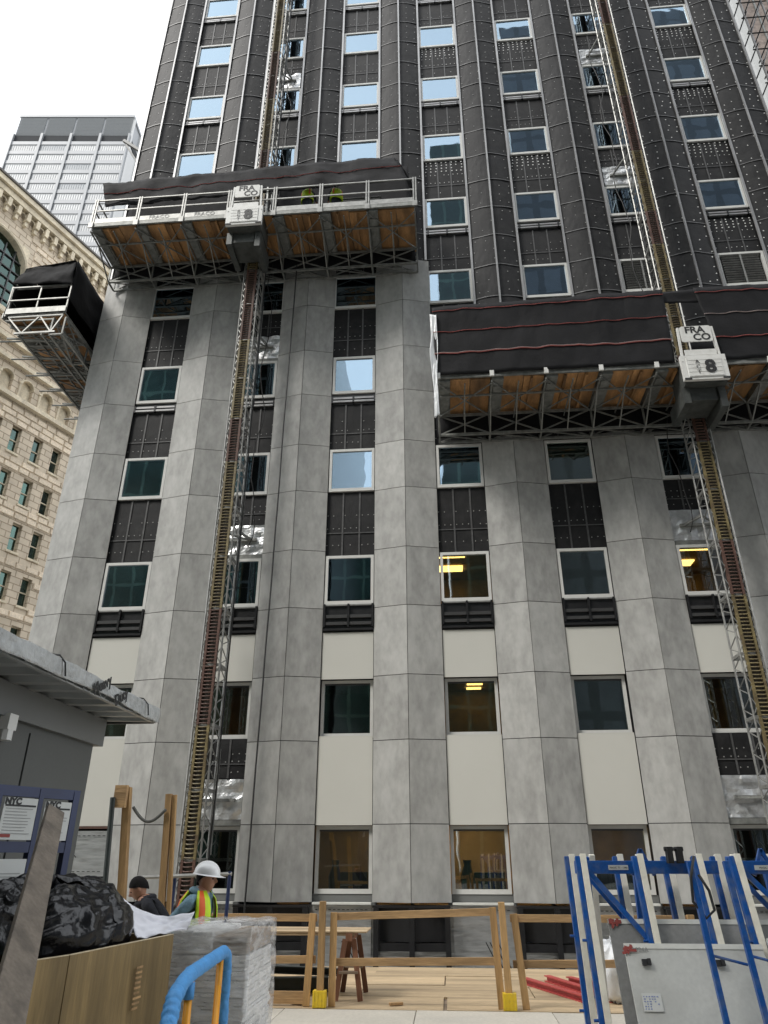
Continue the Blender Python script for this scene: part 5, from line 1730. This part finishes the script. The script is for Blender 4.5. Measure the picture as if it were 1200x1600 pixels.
def skeleton(lean=0.0, hx=0.0, head_tilt=0.0, arms=None):
    """figure facing +x; lean moves the chest forward"""
    c = lean
    J = {'pelvis': ((0, 0, 0.93), (0.15, 0.13)), 'belly': ((0.25 * c, 0, 1.08), (0.155, 0.12)), 'chest': ((0.7 * c, 0, 1.27 - 0.15 * c), (0.17, 0.125)),
         'neckb': ((1.0 * c - 0.01, 0, 1.41 - 0.3 * c), 0.075), 'neck': ((1.1 * c + 0.02, 0, 1.475 - 0.35 * c), 0.054)}
    hx0, hz0 = 1.15 * c + 0.045, 1.565 - 0.42 * c
    ct, st = math.cos(head_tilt), math.sin(head_tilt)
    def hd(x, y, z):
        return (hx0 + x * ct + z * st, y, hz0 - x * st + z * ct)
    J['head'] = (hd(-0.012, 0, -0.035), (0.05, 0.052))
    for s, n_ in ((-1, 'r'), (1, 'l')):
        J['sh' + n_] = ((0.95 * c - 0.01, s * 0.175, 1.37 - 0.3 * c), 0.068)
        el, wr, ha = arms[n_]
        J['el' + n_] = (el, 0.046)
        J['wr' + n_] = (wr, 0.032)
        J['pa' + n_] = (ha, (0.034, 0.022))
        d = (V(ha) - V(wr)).normalized()
        sd = d.cross(V((0.3, 0.9, 0.2))).normalized()
        for f in range(4):
            off = sd * ((f - 1.5) * 0.02)
            ln = (0.065, 0.075, 0.07, 0.055)[f]
            p1 = V(ha) + d * 0.04 + off
            p2 = p1 + d * ln * 0.6
            p3 = p2 + (d * 0.6 + V((0, 0, -0.5))).normalized() * ln * 0.6
            J['f%d1%s' % (f, n_)] = (tuple(p1), 0.010); J['f%d2%s' % (f, n_)] = (tuple(p2), 0.009); J['f%d3%s' % (f, n_)] = (tuple(p3), 0.008)
        p1 = V(ha) + sd * -0.035 + d * 0.0
        J['t1' + n_] = (tuple(p1), 0.012); J['t2' + n_] = (tuple(p1 + d * 0.04 + sd * -0.012), 0.01)
        J['hip' + n_] = ((0, s * 0.09, 0.86), 0.098)
        J['kn' + n_] = ((0.03, s * 0.10, 0.47), 0.062)
        J['an' + n_] = ((-0.02, s * 0.11, 0.09), 0.045)
        J['toe' + n_] = ((0.15, s * 0.12, 0.045), (0.042, 0.036))
    E = [('pelvis', 'belly'), ('belly', 'chest'), ('chest', 'neckb'), ('neckb', 'neck'), ('neck', 'head')]
    for n_ in 'rl':
        E += [('neckb', 'sh' + n_), ('sh' + n_, 'el' + n_), ('el' + n_, 'wr' + n_), ('wr' + n_, 'pa' + n_), ('pelvis', 'hip' + n_), ('hip' + n_, 'kn' + n_), ('kn' + n_, 'an' + n_), ('an' + n_, 'toe' + n_)]
        for f in range(4):
            E += [('pa' + n_, 'f%d1%s' % (f, n_)), ('f%d1%s' % (f, n_), 'f%d2%s' % (f, n_)), ('f%d2%s' % (f, n_), 'f%d3%s' % (f, n_))]
        E += [('pa' + n_, 't1' + n_), ('t1' + n_, 't2' + n_)]
    return J, E, V((hx0, 0, hz0)), head_tilt

def vest_mesh(zlo=0.93, zhi=1.40):
    mb = MB()
    nseg = 40
    rows = [(zlo, 0.185, 0.225), (1.02, 0.184, 0.225), (1.12, 0.188, 0.228), (1.22, 0.192, 0.232), (1.30, 0.188, 0.232), (1.38, 0.165, 0.215), (1.455, 0.105, 0.14)]
    vs, fs, ms = [], [], []
    for r_, (z, rx, ry) in enumerate(rows):
        for q in range(nseg):
            a = 2 * math.pi * q / nseg
            w = 1 + 0.02 * nz(math.cos(a) * 4, math.sin(a) * 4, z * 9)
            vs.append((rx * math.cos(a) * w - 0.005, ry * math.sin(a) * w, z + 0.01 * nz(a * 3, z * 4)))
    for r_ in range(len(rows) - 1):
        for q in range(nseg):
            a = math.degrees(2 * math.pi * (q + 0.5) / nseg) % 360
            dside = min(abs(a - 90), abs(a - 270))
            if a < 16 or a > 344:
                continue                                  # open front
            if r_ >= 3 and dside < 26:
                continue                                  # arm holes
            fs.append((r_ * nseg + q, r_ * nseg + (q + 1) % nseg, (r_ + 1) * nseg + (q + 1) % nseg, (r_ + 1) * nseg + q))
            orange = (36 < a < 52 or 308 < a < 324 or 128 < a < 144 or 216 < a < 232) and r_ >= 2
            ms.append(1 if orange else 0)
    mb.v, mb.f, mb.m = vs, fs, ms
    return mb.mesh('hi_vis_vest', 'hivis', 'hivis_or', smooth=True)

def hat_mesh():
    mb = MB()
    def dome(u, v):
        a, ph = 2 * math.pi * u, R(90) * v
        s = math.cos(ph)
        rid = 0.006 * max(0, math.cos(a * 1)) if False else 0
        x, y, z = 0.135 * s * math.cos(a), 0.112 * s * math.sin(a), 0.115 * math.sin(ph) ** 0.85
        z += 0.008 * math.exp(-(y / 0.018) ** 2) * (1 if v > 0.3 else 0)
        return (x, y, z)
    mb.grid(dome, 32, 10)
    def brim(u, v):
        a = 2 * math.pi * u
        ext = 0.012 + 0.055 * max(0, math.cos(a)) ** 1.6
        return ((0.134 + ext * v) * math.cos(a), (0.111 + ext * v * 0.8) * math.sin(a), 0.004 - 0.012 * v)
    mb.grid(brim, 32, 2)
    return mb.mesh('hard_hat', 'hat', smooth=True)

def cap_mesh(rx=0.103, ry=0.084, rz=0.124, m_='hair', cut=-0.35):
    mb = MB()
    def f(u, v):
        a = 2 * math.pi * u
        ph = cut + (R(90) - cut) * v
        ca = math.cos(a)
        lowc = 0.05 + (0.42 * ca if ca > 0 else 0.62 * ca)
        ph = lowc + (R(90) - lowc) * v
        w = 1 + 0.05 * nz(math.cos(a) * 9, math.sin(a) * 9, v * 14)
        return (rx * w * math.cos(ph) * math.cos(a) - 0.006, ry * w * math.cos(ph) * math.sin(a), rz * w * math.sin(ph))
    mb.grid(f, 36, 14)
    return mb.mesh('hair', m_, smooth=True)

def person(label, loc, rz, J, E, head, tilt, paint, vest=False, hat=False, hair=True, shared={}, key=None):
    if key not in shared:
        shared[key] = body('person', J, E, paint, Matrix.Translation(head) @ Matrix.Rotation(tilt, 4, 'Y'))
    B = Matrix.Translation(V(loc)) @ Matrix.Rotation(rz, 4, 'Z')
    o = tag(link('person', shared[key], None, basis=B), label, 'person')
    HB = B @ Matrix.Translation(head) @ Matrix.Rotation(tilt, 4, 'Y')
    if vest:
        link('hi_vis_vest', vest_mesh(), o, basis=B).modifiers.new('solid', 'SOLIDIFY').thickness = 0.006
    if hair:
        link('hair', cap_mesh(cut=-0.5), o, basis=HB @ Matrix.Translation((-0.002, 0, 0.004)))
    if hat:
        link('hard_hat', hat_mesh(), o, basis=HB @ Matrix.Translation((-0.006, 0, 0.042)) @ Matrix.Rotation(R(4), 4, 'Y'))
    for s in (-1, 1):
        e = MB().grid(lambda u, v: (0.009 * math.sin(math.pi * v) * math.cos(6.283 * u), 0.013 * math.sin(math.pi * v) * math.sin(6.283 * u), 0.008 * math.cos(math.pi * v)), 8, 5)
        put('eye', e, 'hair', o, basis=HB @ Matrix.Translation((0.077, s * 0.029, 0.008)), smooth=True)
    return o

def paint_fn(head, top, legs='trouser', collar=1.47, shirt_hands=()):
    def f(c):
        c = V(c)
        if (c - head).length < 0.142:
            return 'skin'
        if c.z < 0.1:
            return 'hair'
        for h in shirt_hands:
            if (c - V(h)).length < 0.13 and c.z < 1.3:
                return 'skin'
        return legs if c.z < 0.9 else top
    return f

# man in white hard hat: faces right, near arm bent back with the hand at the waist
arms1 = {'r': ((-0.20, -0.27, 1.14), (0.02, -0.26, 1.02), (0.09, -0.24, 1.00)), 'l': ((-0.05, 0.26, 1.12), (0.16, 0.22, 1.03), (0.23, 0.20, 1.02))}
J, E, hd_, tl_ = skeleton(0.02, arms=arms1, head_tilt=0.05)
person('man in white hard hat, blue hoodie and yellow safety vest behind the wrapped pallet', (8.33, -11.09, 0.0), R(-8), J, E, hd_, tl_,
       paint_fn(hd_, 'hoodie', shirt_hands=(arms1['r'][2], arms1['l'][2])), vest=True, hat=True, key='m1')
# hood roll round the neck of the hoodie
man1 = [o for o in COL.objects if o.name == 'person'][0]
hb = MB().pipe([(0.02 + 0.085 * math.cos(a), 0.095 * math.sin(a), 1.425 + (0.03 if math.cos(a) < 0 else -0.02)) for a in [R(20 + i * 20) for i in range(17)]], 0.036, 8)
put('hood', hb, 'hoodie', man1, basis=W[man1.name].copy(), smooth=True)

# dark haired man looking down, facing left
arms2 = {'r': ((0.02, -0.27, 0.98), (0.22, -0.2, 0.92), (0.29, -0.17, 0.90)), 'l': ((0.04, 0.26, 0.98), (0.24, 0.18, 0.92), (0.31, 0.15, 0.91))}
J, E, hd_, tl_ = skeleton(0.30, arms=arms2, head_tilt=0.55)
person('dark haired man in black jacket looking down beside the timber posts', (7.74, -10.13, 0.0), R(180 + 22), J, E, hd_, tl_,
       paint_fn(hd_, 'jacket', shirt_hands=(arms2['r'][2], arms2['l'][2])), key='m2')

man2 = [o for o in COL.objects if o.name == 'person.001'][0]
cl_ = MB().pipe([(0.30 + 0.085 * math.cos(a), 0.1 * math.sin(a), 1.325 + (0.03 if math.cos(a) < 0 else -0.035)) for a in [R(10 + i * 20) for i in range(18)]], 0.034, 8)
put('hood', cl_, 'jacket', man2, basis=W[man2.name].copy(), smooth=True)

# two workers on the left platform behind its rail
arms3 = {'r': ((0.06, -0.25, 1.10), (0.26, -0.2, 1.10), (0.33, -0.18, 1.11)), 'l': ((0.05, 0.25, 1.10), (0.25, 0.2, 1.10), (0.32, 0.18, 1.11))}
J, E, hd_, tl_ = skeleton(0.05, arms=arms3, head_tilt=0.2)
for (x, y, r_, lab) in ((6.75, -1.85, R(70), 'worker in yellow vest on the left platform, nearer the guard plate'), (7.75, -1.8, R(120), 'worker in yellow vest on the left platform, nearer the grey cabinet')):
    o = person(lab, (x, y, 21.112), r_, J, E, hd_, tl_, paint_fn(hd_, 'trouser', shirt_hands=(arms3['r'][2], arms3['l'][2])), vest=True, hat=True, hair=False, key='m3')
    o['group'] = 'workers on the left platform'
